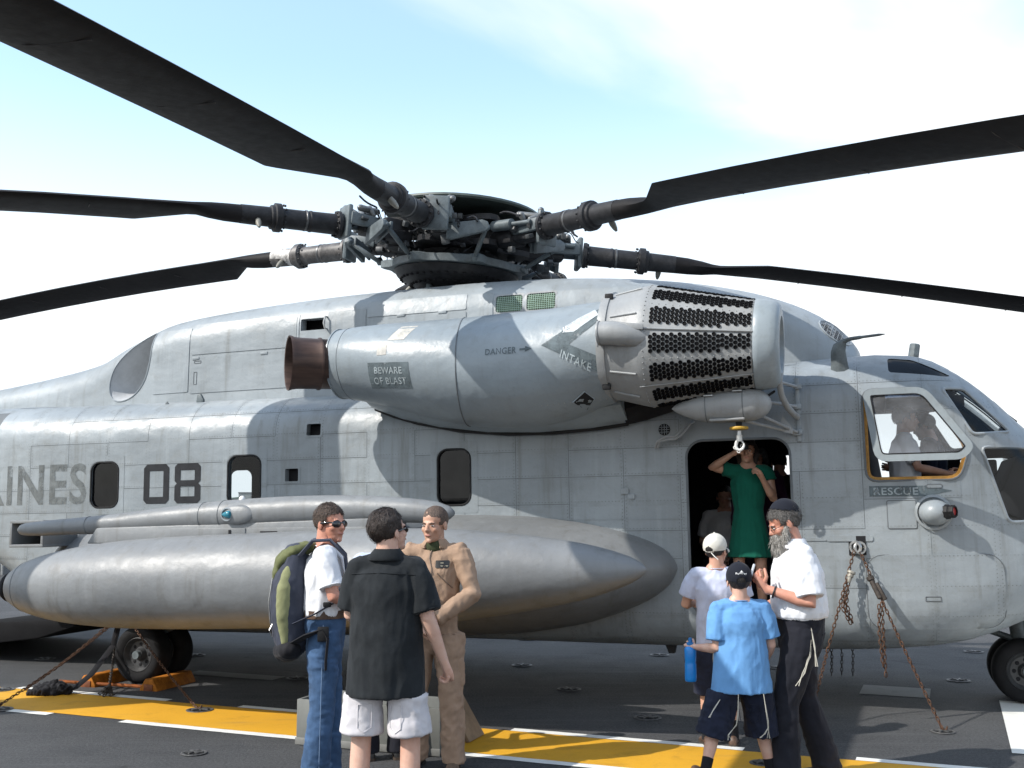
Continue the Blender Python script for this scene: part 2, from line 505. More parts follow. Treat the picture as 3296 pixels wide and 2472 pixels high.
# ------------------------------------------------------------------ shared materials
GREY = (.238, .266, .284)
M_PAINT = paint_mat('grey_paint', GREY)
M_PAINT_PLAIN = paint_mat('grey_paint_smooth', (.252, .280, .298), rivets=False, streak=.9)
M_NACELLE = paint_mat('nacelle_paint', (.244, .284, .312), rivets=False, streak=.55, rough=.38)
M_TANK = paint_mat('tank_paint', (.172, .180, .186), rivets=False, streak=.9, rough=.46)
M_EAPS = paint_mat('separator_paint', (.275, .285, .29), rivets=False, streak=.8, rough=.45)
M_SEAM = mat('seam', (.115, .128, .138), .7)
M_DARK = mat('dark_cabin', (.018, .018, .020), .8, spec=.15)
M_BLACK = mat('black_rubber', (.014, .014, .015), .6, bump=.1, spec=.25)
M_DECAL = worn_mat('faded_black', (.022, .023, .026), .70)
M_DECALG = worn_mat('faded_grey', (.110, .136, .148), .60)
M_DECALL = worn_mat('faded_light', (.36, .41, .43), .58)
M_STEEL = mat('bare_steel', (.42, .42, .41), .35, metal=.8, var=.25, scale=14)
M_HUBGREY = mat('hub_grey', (.098, .118, .126), .5, var=.35, scale=9, bump=.15)
M_HUBDARK = mat('hub_dark', (.020, .020, .022), .55, spec=.3, var=.5, scale=12, bump=.2)
M_BLADE = mat('blade_black', (.0115, .0105, .011), .62, var=.45, scale=1.7, bump=.12, bscale=25, spec=.18)
M_GLASS = glass_mat('window_glass', (.80, .84, .86))
M_GLASSD = glass_mat('tinted_glass', (.20, .20, .22), .3)
M_GLASSG = glass_mat('green_glass', (.10, .14, .22), .3)
M_OCHRE = mat('ochre_primer', (.42, .22, .045), .6, var=.35, scale=8)
M_RUST = mat('rusty_chain', (.080, .042, .026), .8, metal=.25, var=.65, scale=9, bump=.4, col2=(.15, .075, .042))
M_EXH = None

# ------------------------------------------------------------------ the deck
def deck_mat():
    m, nt, N, L, b = new_mat('nonskid_deck')
    oc = objc(nt)
    big = nz(nt, oc, .35, 5, .6); mid = nz(nt, oc, 2.2, 6, .65, dist=.4); fine = nz(nt, oc, 140, 3, .7); grit = nz(nt, oc, 48, 3, .75)
    scuff = nz(nt, oc, 1.0, 5, .6, sc=(.5, 4.5, 1)); brush = nz(nt, oc, 1.6, 6, .7, sc=(.35, 7, 1)); stain = nz(nt, oc, .9, 6, .75, dist=1.2)
    c = mixc(nt, rng(nt, big, .3, .7), (.042, .043, .045), (.076, .077, .079))
    c = mixc(nt, mth(nt, 'MULTIPLY', rng(nt, mid, .5, .8), .5), c, (.030, .031, .034))
    c = mixc(nt, mth(nt, 'MULTIPLY', rng(nt, scuff, .56, .8), .45), c, (.088, .086, .085))
    c = mixc(nt, mth(nt, 'MULTIPLY', rng(nt, fine, .52, .70), .6), c, (.125, .127, .13))
    c = mixc(nt, mth(nt, 'MULTIPLY', rng(nt, grit, .50, .66), .45), c, (.135, .137, .14))
    c = mixc(nt, mth(nt, 'MULTIPLY', rng(nt, grit, .34, .48, 1, 0), .5), c, (.022, .022, .023))
    c = mixc(nt, mth(nt, 'MULTIPLY', rng(nt, brush, .50, .72), .55), c, (.098, .100, .104))
    c = mixc(nt, mth(nt, 'MULTIPLY', rng(nt, stain, .60, .70), .60), c, (.020, .020, .021))
    L.new(c, b.inputs['Base Color'])
    L.new(mth(nt, 'MULTIPLY_ADD', mid, .25, .62), b.inputs['Roughness'])
    b.inputs['Specular IOR Level'].default_value = .2
    bumpn(nt, b, mth(nt, 'ADD', fine, grit), .9, .008)
    return m
def road_paint(name, col, wear):
    m, nt, N, L, b = new_mat(name)
    oc = objc(nt)
    mid = nz(nt, oc, 3.5, 6, .7, dist=.5); fine = nz(nt, oc, 50, 4, .75); tr = nz(nt, oc, 1.2, 5, .6, sc=(.6, 4, 1))
    c = mixc(nt, rng(nt, nz(nt, oc, .8, 4), .3, .7), tuple(x * .85 for x in col), col)
    c = mixc(nt, mth(nt, 'MULTIPLY', rng(nt, mid, .52, .8), wear), c, tuple(x * .45 for x in col))
    c = mixc(nt, mth(nt, 'MULTIPLY', rng(nt, tr, .55, .8), wear * .8), c, (.12, .10, .08))
    c = mixc(nt, mth(nt, 'MULTIPLY', rng(nt, fine, .55, .70), .40), c, tuple(x * .55 for x in col))
    L.new(c, b.inputs['Base Color']); b.inputs['Roughness'].default_value = .7
    bumpn(nt, b, fine, .6, .005)
    return m
M_DECK = deck_mat()
M_YEL = road_paint('yellow_deck_paint', (.66, .335, .012), .62)
M_WHT = road_paint('white_deck_paint', (.74, .74, .70), .5)
M_WHT2 = road_paint('worn_white_deck_paint', (.22, .225, .215), .7)

AX_U = Vector((.9252, -.3795, 0)); AX_V = Vector((.3795, .9252, 0))     # deck marking axes
def quad_sheet(name, c, lu, lv, z, m, parent):
    c = Vector((c[0], c[1], z)); b = MB()
    nu = max(1, int(lu / .12)); top = []; bot = []
    for i in range(nu + 1):
        u = -lu / 2 + lu * i / nu
        top.append(c + AX_U * u + AX_V * (lv / 2 + random.uniform(-.004, .004))); bot.append(c + AX_U * u + AX_V * (-lv / 2 + random.uniform(-.004, .004)))
    b.add(top + bot, [(i, i + 1, nu + 2 + i, nu + 1 + i) for i in range(nu)])
    return b.build(name, m, parent)
b = MB()
DW = 20.0                                                                # deck half width
b.box((0, 18, -2.0), (260, 64, 4.0))
deck = b.build('deck', M_DECK); tag(deck, kind='structure')
b = MB(); b.add([(-9000, -9000, -14), (9000, -9000, -14), (9000, 9000, -14), (-9000, 9000, -14)], [(0, 1, 2, 3)])
m, nt, N, L, bs = new_mat('harbour_water')
oc = objc(nt); bs.inputs['Base Color'].default_value = (.03, .06, .07, 1); bs.inputs['Roughness'].default_value = .12
bumpn(nt, bs, nz(nt, oc, .6, 5, .6), .5, .3)
L.new(mixc(nt, nz(nt, oc, .02, 3), (.02, .045, .06), (.05, .08, .09)), bs.inputs['Base Color'])
water = b.build('water', m); tag(water, kind='structure')
# yellow walkway between two dashed white lines
BC = Vector((-2.0, 9.0, 0))
quad_sheet('yellow_band', BC, 60, .80, .004, M_YEL, deck)
PER = 2.4 / .9252; DL = 1.68 / .9252
for k in range(-7, 8):
    for side, x0 in ((1, -.17), (-1, -.63)):
        u = (x0 + 2.4 * k + .84 - BC.x) / .9252
        p = BC + AX_U * u + AX_V * side * .455
        quad_sheet('white_dash', p, DL, .10, .0045, M_WHT, deck)
p = Vector((4.0, 8.9, 0)); quad_sheet('white_bar', p + AX_U * 1.55, 3.1, 2.25, .004, M_WHT, deck)
quad_sheet('worn_bar', (3.66, 10.43), .62, .55, .004, M_WHT2, deck)
quad_sheet('worn_bar', (-2.9, 11.4), 1.1, .25, .004, M_WHT2, deck)
# flush tie-down fittings
ft = MB(); ft.lathe([(.0, .0), (.0005, .115), (.003, .118), (.006, .13), (.004, .148), (.0, .15)], (0, 0, .001), (0, 0, 1), 20)
ft_me = ft.mesh('tie_down_fitting'); ft_me.materials.append(mat('fitting_steel', (.10, .10, .10), .55, metal=.3, var=.5, scale=20))
cup = MB(); cup.lathe([(.0045, 0), (.0045, .105), (.0052, .112)], (0, 0, .001), (0, 0, 1), 16); cup_me = cup.mesh('cup'); cup_me.materials.append(M_BLACK)
crs = MB()
for a in (20, 80, 140): crs.bar((-.1 * math.cos(rad(a)), -.1 * math.sin(rad(a)), .010), (.1 * math.cos(rad(a)), .1 * math.sin(rad(a)), .010), .022, .008)
crs_me = crs.mesh('cross_bar'); crs_me.materials.append(mat('fitting_steel', (.34, .34, .33)))
TIE = [(1.75, 12.91), (.11, 12.09), (.55, 10.53), (1.13, 9.13), (4.52, 11.05), (3.37, 8.58), (-2.27, 7.85), (-3.75, 12.9), (-2.3, 13.4), (-4.45, 9.5), (-2.7, 9.47), (2.9, 11.9),
       (-2.2, 11.2), (-3.0, 14.5), (-5.4, 12.6), (5.6, 13.2), (.2, 14.4), (2.6, 14.6), (1.72, 7.55), (-4.9, 10.5)]
for i, (x, y) in enumerate(TIE):
    a = random.uniform(0, 3)
    o = bpy.data.objects.new('tie_down_fitting', ft_me); COL.objects.link(o); o.parent = deck; o.location = (x, y, .005); o.rotation_euler = (0, 0, a); q_ = .62 if y < 9 else .78; o.scale = (q_, q_, 1)
    for nm, me in (('cup', cup_me), ('cross_bar', crs_me)):
        q = bpy.data.objects.new(nm, me); COL.objects.link(q); q.parent = o

# ------------------------------------------------------------------ the helicopter: frame of reference, x forward, -y towards the viewer
YAW, NOSEUP = rad(-18.5), rad(.9)
hx = Vector((math.cos(YAW) * math.cos(NOSEUP), math.sin(YAW) * math.cos(NOSEUP), math.sin(NOSEUP)))
hy = Vector((-math.sin(YAW), math.cos(YAW), 0)); hzv = hx.cross(hy)
HELI = empty('helicopter', label='grey military transport helicopter parked on the flight deck, rotor blades spread', cat='helicopter')
HM = Matrix(((hx.x, hy.x, hzv.x, -.49), (hx.y, hy.y, hzv.y, 11.73), (hx.z, hy.z, hzv.z, 0), (0, 0, 0, 1)))
HELI.matrix_world = HM
def h2w(x, y, z): return HM @ Vector((x, y, z))
HMI = HM.inverted()

#        x      w     zb    zt    rb    rty   rtz
FUS = [(-10.2, .42, 2.35, 3.00, .25, .25, .30), (-8.5, .75, 2.10, 3.00, .3, .35, .36), (-7.0, 1.05, 1.80, 3.00, .35, .45, .42), (-6.0, 1.25, 1.50, 3.00, .38, .5, .44), (-5.2, 1.33, 1.12, 3.0, .38, .5, .44),
       (-4.6, 1.35, .78, 2.98, .38, .5, .44), (-4.0, 1.35, .52, 2.97, .36, .5, .44), (-3.0, 1.35, .47, 2.96, .34, .5, .42), (0, 1.35, .47, 2.93, .34, .5, .42), (2.5, 1.35, .45, 2.95, .34, .5, .42), (3.8, 1.35, .45, 3.03, .34, .52, .44),
       (4.4, 1.345, .47, 3.05, .36, .55, .48), (4.7, 1.325, .50, 3.01, .4, .58, .5), (4.95, 1.275, .54, 2.89, .42, .6, .5), (5.2, 1.20, .61, 2.70, .44, .6, .5), (5.5, 1.07, .72, 2.40, .44, .55, .48), (5.85, .88, .80, 2.06, .42, .5, .45), (6.2, .64, .88, 1.70, .35, .4, .36), (6.5, .34, 1.02, 1.36, .15, .2, .15), (6.6, .12, 1.12, 1.22, .04, .06, .04)]
def fus_ring(x, inset=0.):
    w, zb, zt, rb, rty, rtz = crom(FUS, x)
    w -= inset; zb += inset; zt -= inset
    rb = min(rb, w * .9, (zt - zb) * .45); rty = min(rty, w * .9); rtz = min(rtz, (zt - zb) * .5)
    H = []
    for i in range(3): H.append((-(w - rb) * i / 3, zb))
    for i in range(9):
        a = rad(90 * i / 8); H.append((-(w - rb) - rb * math.sin(a), zb + rb - rb * math.cos(a)))
    z0, z1 = zb + rb, zt - rtz
    for i in range(1, 9): H.append((-w, z0 + (z1 - z0) * i / 9))
    for i in range(11):
        a = rad(90 * i / 10); H.append((-w + rty - rty * math.cos(a), z1 + rtz * math.sin(a)))
    for i in range(1, 4): H.append((-(w - rty) * (1 - i / 3), zt))
    full = H + [(-y, z) for y, z in H[-2:0:-1]]
    return [Vector((x, y, z)) for y, z in full]
XS = [-10.2 + .3 * i for i in range(12)] + [-6.6 + .26 * i for i in range(43)] + [4.6 + .1 * i for i in range(20)] + [6.56, 6.6]
XS = sorted(set(round(x, 3) for x in XS))
fb = MB(); fb.loft([fus_ring(x) for x in XS])
ref_me = fb.mesh('ref'); FREF = Ref(ref_me)

# openings (x, z), counter-clockwise
WIN1 = rrect(-3.85, -3.49, 1.80, 2.29, .10); WIN2 = rrect(-2.12, -1.73, 1.80, 2.31, .10); WIN3 = rrect(.24, .58, 1.76, 2.30, .10)
DOOR = rrect(2.66, 3.57, .71, 2.30, (.22, .12, .15, .15), 6)
COCK = round_poly([(4.19, 1.90), (4.94, 1.90), (5.03, 2.17), (4.70, 2.69), (4.19, 2.69)], .10)
PANE = round_poly([(5.06, 2.28), (5.37, 2.30), (5.02, 2.68), (4.84, 2.68)], .04)
LOWP = round_poly([(5.30, 1.54), (5.86, 1.56), (5.92, 1.78), (5.56, 2.16), (5.12, 2.17)], .05)
EYEB = round_poly([(4.42, 2.84), (4.88, 2.79), (4.93, 2.80), (4.62, 2.96), (4.42, 2.985)], .03)
VENT1 = rrect(-1.20, -1.04, 2.49, 2.61, .012, 2); VENT2 = rrect(-1.44, -1.29, 2.03, 2.16, .012, 2)
FARD = rrect(3.20, 3.72, 1.45, 2.27, .08)
near = lambda f: f.calc_center_median().y < -.3
far = lambda f: f.calc_center_median().y > .3
bm = bmesh.new(); bm.from_mesh(ref_me)
loops = []
for P in (WIN1, WIN2, WIN3, DOOR, COCK, PANE, LOWP, EYEB, VENT1, VENT2): loops.append((cut(bm, P, near), -1))
for P in (WIN1, WIN2, WIN3, COCK, PANE, LOWP, EYEB, FARD): loops.append((cut(bm, P, far), 1))
roofy = lambda f: f.normal.z > .25
FWP = [[(5.06, -.68), (5.46, -.60), (5.46, -.05), (5.06, -.05)], [(5.06, .05), (5.46, .05), (5.46, .60), (5.06, .68)]]
for P in FWP: loops.append((cut(bm, P, roofy, (0, 1)), 0))
pbm = bm.copy()                                                    # outer skin before the jambs, for the panels
for e, s in loops: jamb(bm, e, Vector((0, -.07 * s, -.05 if s == 0 else 0)))
for f in bm.faces:
    c = f.calc_center_median()
    if -6.24 < c.x < 4.6 and c.y < -.95 and .88 < c.z < 2.9 and f.normal.y < -.15: f.material_index = 1
fus_me = bpy.data.meshes.new('fuselage'); bm.to_mesh(fus_me); bm.free()
fus = mkobj('fuselage', fus_me, [M_PAINT, M_SEAM], HELI, None); ref_normals(fus_me, FREF)
# riveted skin panels, each a sheet of its own standing 3 mm proud with open seams
bmesh.ops.delete(pbm, geom=[f for f in pbm.faces if not (-6.5 < f.calc_center_median().x < 5.0 and f.calc_center_median().y < -.80 and f.normal.y < -.08 and f.calc_center_median().z > .5)], context='FACES')
sx = [-6.24 + .52 * i for i in range(22)] + [4.94]; szs = [.55, .75, 1.0, 1.25, 1.5, 1.75, 2.0, 2.25, 2.5, 2.75, 2.97]
G = .0022
for a, S in ((0, sx), (2, szs)):
    for s in S:
        for d in (-G, G):
            co = Vector((0, 0, 0)); co[a] = s + d; no = Vector((0, 0, 0)); no[a] = 1
            bmesh.ops.bisect_plane(pbm, geom=pbm.verts[:] + pbm.edges[:] + pbm.faces[:], plane_co=co, plane_no=no)
parent_of = {}
def find(c):
    while parent_of.get(c, c) != c: c = parent_of[c]
    return c
prnd = random.Random(11)
for i in range(len(sx)):
    for j in range(len(szs)):
        q = prnd.random()
        if q < .22: parent_of[find((i + 1, j))] = find((i, j))
        elif q < .52 and j != 6: parent_of[find((i, j + 1))] = find((i, j))
def cell(v, S):
    for k, s in enumerate(S):
        if abs(v - s) < G * .95: return None, k
        if v < s: return k, None
    return len(S), None
groups = {}
for f in pbm.faces:
    c = f.calc_center_median(); i, si = cell(c.x, sx); j, sj = cell(c.z, szs)
    if i is not None and j is not None: key = find((i, j))
    elif i is None and j is not None:
        a, b_ = find((si, j)), find((si + 1, j)); key = a if a == b_ else None
    elif j is None and i is not None:
        a, b_ = find((i, sj)), find((i, sj + 1)); key = a if a == b_ else None
    else: key = None
    if key is not None and 0 < key[0] < len(sx): groups.setdefault(key, []).append(f)
pieces = []
for fs in groups.values():
    left = set(fs)
    while left:
        stack = [left.pop()]; comp = []
        while stack:
            f = stack.pop(); comp.append(f)
            for v in f.verts:
                for g_ in v.link_faces:
                    if g_ in left: left.discard(g_); stack.append(g_)
        pieces.append(comp)
for fs in pieces:
    idx = {}; vs = []; fc = []
    for f in fs:
        t = []
        for v in f.verts:
            if v not in idx: idx[v] = len(vs); vs.append(v.co + FREF.normal(v.co) * .003)
            t.append(idx[v])
        fc.append(t)
    me = bpy.data.meshes.new('skin_panel'); me.from_pydata([v[:] for v in vs], [], fc); me.update()
    o = mkobj('skin_panel', me, M_PAINT, fus, None); ref_normals(me, FREF, .2)
pbm.free()
# inside: liner, floor, frames
lb = MB(); lb.loft([fus_ring(x, .075) for x in XS if -9 < x < 6.3]); lme = lb.mesh('cabin_liner')
bm = bmesh.new(); bm.from_mesh(lme)
def grow(P, g):
    cx, cz = sum(p[0] for p in P) / len(P), sum(p[1] for p in P) / len(P)
    return [(x + g * (1 if x > cx else -1), z + g * (1 if z > cz else -1)) for x, z in P]
for P in (WIN1, WIN2, WIN3, DOOR, COCK, PANE, LOWP, EYEB): cut(bm, grow(P, .006), near)
for P in (WIN1, WIN2, WIN3, COCK, PANE, LOWP, EYEB, FARD): cut(bm, grow(P, .006), far)
for P in FWP: cut(bm, [(p[0] + (.08 if p[0] > 5.2 else -.12), p[1]) for p in P], roofy, (0, 1))
bm.to_mesh(lme); bm.free()
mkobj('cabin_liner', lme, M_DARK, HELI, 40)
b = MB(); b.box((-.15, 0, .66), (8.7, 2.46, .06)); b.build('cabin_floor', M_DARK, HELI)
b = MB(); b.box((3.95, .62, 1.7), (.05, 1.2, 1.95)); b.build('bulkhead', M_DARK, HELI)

# ------------------------------------------------------------------ transmission fairing on the roof
DOG = [(-10.2, .30, 3.05), (-8.0, .40, 3.17), (-6.1, .52, 3.35), (-5.2, .58, 3.46), (-4.5, .64, 3.58), (-4.2, .68, 3.70), (-3.8, .74, 3.84), (-3.37, .79, 3.96), (-2.6, .84, 4.03), (-1.76, .87, 4.075), (-.95, .89, 4.10), (.26, .90, 4.11), (1.1, .90, 4.09), (1.7, .90, 4.05),
       (2.5, .88, 3.95), (3.1, .86, 3.82), (3.5, .82, 3.69), (3.8, .76, 3.55), (4.0, .66, 3.41), (4.12, .54, 3.29), (4.19, .38, 3.18), (4.215, .12, 3.06)]
def dog_ring(x):
    w, zt = crom(DOG, x); zb = 2.75
    ry = min(.42, w * .7); rz = min(.36, (zt - zb) * .5)
    H = [(-w * .9, zb - .02)]
    for i in range(7): H.append((-w - .03 * (1 - i / 6), zb + (zt - rz - zb) * i / 6))
    for i in range(1, 10):
        a = rad(10 * i); H.append((-w + ry * (1 - math.cos(a)), zt - rz + rz * math.sin(a)))
    for i in range(1, 4): H.append((-(w - ry) * (1 - i / 3), zt + .015 * i / 3))
    return [Vector((x, y, z)) for y, z in H + [(-y, z) for y, z in H[-2::-1]]]
dx = [-10.2 + .3 * i for i in range(14)] + [-6.0 + .12 * i for i in range(84)] + [4.06, 4.1, 4.14, 4.17, 4.19, 4.205, 4.215]
db = MB(); db.loft([dog_ring(x) for x in sorted(set(round(q, 3) for q in dx))]); dme = db.mesh('roof_fairing'); DREF = Ref(dme)
bm = bmesh.new(); bm.from_mesh(dme)
SCOOP = [(-4.08, 3.02), (-3.82, 3.05), (-3.63, 3.22), (-3.56, 3.48), (-3.545, 3.72), (-3.56, 3.84), (-3.75, 3.78), (-3.98, 3.62), (-4.15, 3.40), (-4.20, 3.16)]
RVENT = rrect(-1.55, -1.25, 3.67, 3.80, .01, 2); GR1 = rrect(.70, .985, 3.70, 3.875, .03, 3); GR2 = rrect(1.03, 1.33, 3.70, 3.875, .03, 3)
def chaikin(P, k=2):
    for _ in range(k):
        P = [q for i in range(len(P)) for q in ((P[i][0] * .75 + P[(i + 1) % len(P)][0] * .25, P[i][1] * .75 + P[(i + 1) % len(P)][1] * .25), (P[i][0] * .25 + P[(i + 1) % len(P)][0] * .75, P[i][1] * .25 + P[(i + 1) % len(P)][1] * .75))]
    return P
SCOOP = chaikin(SCOOP, 2)
nearD = lambda f: f.calc_center_median().y < -.12
for P, d in ((RVENT, .12), (GR1, .05), (GR2, .05)): jamb(bm, cut(bm, P, nearD), Vector((0, d, 0)))
cut(bm, SCOOP, nearD)
bm.to_mesh(dme); bm.free()
dog = mkobj('roof_fairing', dme, M_PAINT_PLAIN, HELI, None); ref_normals(dme, DREF)
b = MB(); rings = []
for t, dy in ((0, 0), (.06, .02), (.2, .10), (.4, .26), (.6, .34), (.8, .38), (1., .40)):
    R_ = []
    for x, z in SCOOP:
        p = on(DREF, x, z, -.002); q = p.lerp(Vector((-3.72, p.y, 3.40)), t * .9); q.y = min(p.y + dy, .12) if dy else p.y
        R_.append(q)
    rings.append(R_)
b.loft(rings, True, False); b.add(rings[-1], [tuple(range(len(SCOOP)))])
b.build('cooler_outlet', mat('duct_lit_grey', (.36, .375, .39), .6, var=.15, scale=3), HELI, 180)  # paler grey stands in for light caught in the bowl
rim(SCOOP, DREF, .008, .002).build('outlet_lip', M_PAINT_PLAIN, HELI)
b = MB(); b.box((-1.40, -.60, 3.735), (.4, .03, .2)); b.build('vent_back', M_DARK, dog)
b = MB(); P = [on(DREF, -1.225, 3.80, .0), on(DREF, -1.225, 3.80, .05), on(DREF, -1.235, 3.73, .06), on(DREF, -1.225, 3.67, .05), on(DREF, -1.225, 3.67, 0)]; b.tube(P, .010, 8); b.build('grab_handle', M_STEEL, dog)
M_GRILLE = mat('grille_green', (.34, .46, .36), .5, var=.25)
for G_ in (GR1, GR2):
    x0, x1 = min(p[0] for p in G_), max(p[0] for p in G_); b = MB()
    for i in range(1, 13):
        x = x0 + (x1 - x0) * i / 13; b.tube([on(DREF, x, 3.705 + .17 * k / 4, -.006) for k in range(5)], .0042, 4)
    for i in range(1, 9):
        z = 3.70 + .175 * i / 9; b.tube([on(DREF, x0 + (x1 - x0) * k / 3, z, -.006) for k in range(4)], .0042, 4)
    tag(b.build('grille', M_GRILLE, dog), kind='stuff')
    b = MB(); b.box(((x0 + x1) / 2, -.70, 3.79), (x1 - x0 + .1, .02, .26)); b.build('grille_back', mat('yellow_green_primer', (.10, .14, .05), .7, var=.6, scale=7), dog)
    b = band(G_, grow(G_, .018), DREF, .004); b.build('grille_frame', M_EAPS, dog)
def panel(P, ref, parent, m=M_PAINT_PLAIN, off=.001, th=.006, name='access_panel'):
    return mkobj(name, patch(P, ref, off, .1, thick=th), m, parent, 50)
for P in ([-2.97, -1.62, 3.06, 3.465], [-2.97, -1.60, 3.50, 3.86], [-1.595, -1.57, 3.5, 3.86], [-1.22, -.76, 3.50, 3.86], [-.745, .38, 3.56, 3.74], [-.745, .38, 3.76, 3.93], [.40, .67, 3.56, 3.92], [1.36, 2.2, 3.53, 3.88], [-3.50, -3.00, 3.08, 3.82], [-1.6, -.6, 3.06, 3.46]):
    panel(rrect(*P, .012, 2), DREF, dog)
for x, z in ((-.35, 3.75), (.12, 3.75), (-2.9, 3.455), (-2.0, 3.455)):
    b = MB(); p = on(DREF, x, z, .008); b.box(p, (.09, .014, .03)); b.build('hinge', M_PAINT_PLAIN, dog, bevel=.003)
for P in ([-2.92, -2.88, 3.16, 3.30], [-2.92, -2.83, 3.40, 3.425]):
    o = rim(rrect(*P, .004, 2), DREF, .004, .008); o.build('latch', M_SEAM, dog)
# oval mesh intake at the fairing's nose
ov = [(3.98 + .16 * math.cos(rad(a)) * .85 + .02 * math.sin(rad(a)), 3.33 + .075 * math.sin(rad(a)) - .10 * math.cos(rad(a))) for a in range(0, 360, 24)]
mkobj('mesh_intake', patch(ov, DREF, .003, .05), M_BLACK, dog, 60)
b = MB()
for i in range(9):
    t = (i - 4) / 4.6; w = math.sqrt(1 - t * t)
    f1 = lambda u, v: (3.98 + .16 * u * .85 + .02 * v, 3.33 + .075 * v - .10 * u)
    for A, B in ((f1(t, -w), f1(t, w)), (f1(-w, t), f1(w, t))):
        b.tube([on(DREF, A[0] + (B[0] - A[0]) * k / 4, A[1] + (B[1] - A[1]) * k / 4, .006) for k in range(5)], .0035, 4)
tag(b.build('mesh_wires', M_EAPS, dog), kind='stuff')
rim(ov, DREF, .01, .003).build('mesh_rim', M_PAINT_PLAIN, dog)

# ------------------------------------------------------------------ engine nacelle
NAC = [(-.58, -1.78, 3.135, .345, .33), (-.3, -1.80, 3.115, .40, .365), (0, -1.80, 3.08, .455, .405), (.4, -1.78, 3.025, .53, .465), (.8, -1.75, 2.985, .585, .51), (1.3, -1.74, 2.98, .605, .53), (1.7, -1.77, 3.01, .58, .51), (2.0, -1.85, 3.06, .50, .465), (2.14, -1.88, 3.075, .47, .45)]
def nac_ring(x, k=1., n=44):
    yc, zc, ry, rz = crom(NAC, x)
    return [Vector((x, yc - ry * k * math.cos(a), zc + rz * k * math.sin(a))) for a in (2 * math.pi * j / n for j in range(n))]
nb = MB(); nb.loft([nac_ring(-.58 + 2.72 * i / 34) for i in range(35)]); nme = nb.mesh('engine_nacelle'); NREF = Ref(nme)
nac = mkobj('engine_nacelle', nme, M_NACELLE, HELI, 60)
b = MB(); b.tube([p * 1.0 for p in nac_ring(-.57, 1.0)] + [nac_ring(-.57, 1.)[0]], .012, 6, cap=False); b.build('nacelle_lip', M_NACELLE, nac)
b = MB(); b.loft([nac_ring(-.6, .93), nac_ring(-.575, .93)], True, True); b.build('nacelle_bulkhead', M_DARK, nac)
b = MB()
sq = [nac_ring(.72 + .10 * math.cos(2 * math.pi * j / 44), 1.002)[j] for j in range(44)]; b.tube(sq + [sq[0]], .006, 5, cap=False); b.build('nacelle_seam', M_SEAM, nac)
b = MB(); sr = nac_ring(-.44, 1.003); b.tube(sr + [sr[0]], .0025, 4, cap=False); b.build('nacelle_rivet_band', M_SEAM, nac)
# rubber seal between the nacelle's fairing and the fuselage side
b = MB(); b.tube([(-.42, -1.36, 2.73), (-.2, -1.39, 2.645), (.05, -1.41, 2.57), (.5, -1.42, 2.475), (1.0, -1.42, 2.425), (1.45, -1.42, 2.42), (1.9, -1.42, 2.445), (2.15, -1.42, 2.475)], .022, 8); b.build('fairing_seal', M_BLACK, nac)
fr = []
for x, z in ((-.42, 2.73), (-.1, 2.61), (.3, 2.51), (.8, 2.44), (1.3, 2.42), (1.8, 2.44), (2.16, 2.48)):
    fr.append([Vector((x, -1.30, z - .01)), Vector((x, -1.43, z)), Vector((x, -1.58, z + .05)), Vector((x, -1.75, z + .14)), Vector((x, -1.75, z + .35)), Vector((x, -1.25, z + .35))])
b = MB(); b.loft(fr); b.build('nacelle_fairing', M_NACELLE, nac, 50)
# black throat between fairing and particle separator
b = MB(); b.loft([[Vector((x, y, z)) for y, z in ((-1.2, z0), (-1.46, z0), (-1.60, z0 + .12), (-1.6, z1), (-1.2, z1))] for x, z0, z1 in ((2.14, 2.47, 2.9), (2.3, 2.50, 2.9), (2.72, 2.62, 2.8))]); b.build('throat', M_DARK, nac, 40)
sc = [(1.82, 2.62), (1.89, 2.565), (2.005, 2.645), (1.945, 2.70)]
mkobj('drain_scoop', patch(sc, NREF, .004, .05), M_BLACK, nac, 60)
rim(sc, NREF, .006, .005).build('scoop_lip', M_NACELLE, nac)
b = MB()
for i in range(12): b.ell(on(NREF, 1.55 + .05 * i, 2.60 + .004 * i, 0), (.006, .006, .006), None, 6, 4)
tag(b.build('fasteners', M_STEEL, nac), kind='stuff')

# heat-stained exhaust, canted outboard
m, nt, N, L, bs = new_mat('heat_stained_steel')
oc = objc(nt); n1 = nz(nt, oc, 4, 6, .7); n2 = nz(nt, oc, 2, 5, .6, sc=(1, 1, 7))
L.new(mixc(nt, rng(nt, n2, .3, .7), mixc(nt, n1, (.030, .018, .015), (.060, .036, .030)), (.095, .058, .045)), bs.inputs['Base Color'])
bs.inputs['Metallic'].default_value = .45; L.new(mth(nt, 'MULTIPLY_ADD', n1, .3, .33), bs.inputs['Roughness']); bumpn(nt, bs, n1, .2)
M_EXH = m
EO = Vector((-.47, -1.78, 3.12)); ED = Vector((-math.cos(rad(39)), -math.sin(rad(39)), 0))
b = MB(); b.lathe([(-.2, .235), (.2, .238), (.30, .240), (.31, .252), (.33, .252), (.34, .241), (.52, .245), (.57, .252), (.595, .263), (.61, .262), (.605, .250), (.55, .238), (.3, .225), (-.1, .22)], EO, ED, 40); ex = b.build('exhaust_pipe', M_EXH, nac, 50)
b = MB(); b.lathe([(.05, .0), (.05, .15), (.06, .235)], EO, ED, 30); b.build('exhaust_core', M_DARK, nac)

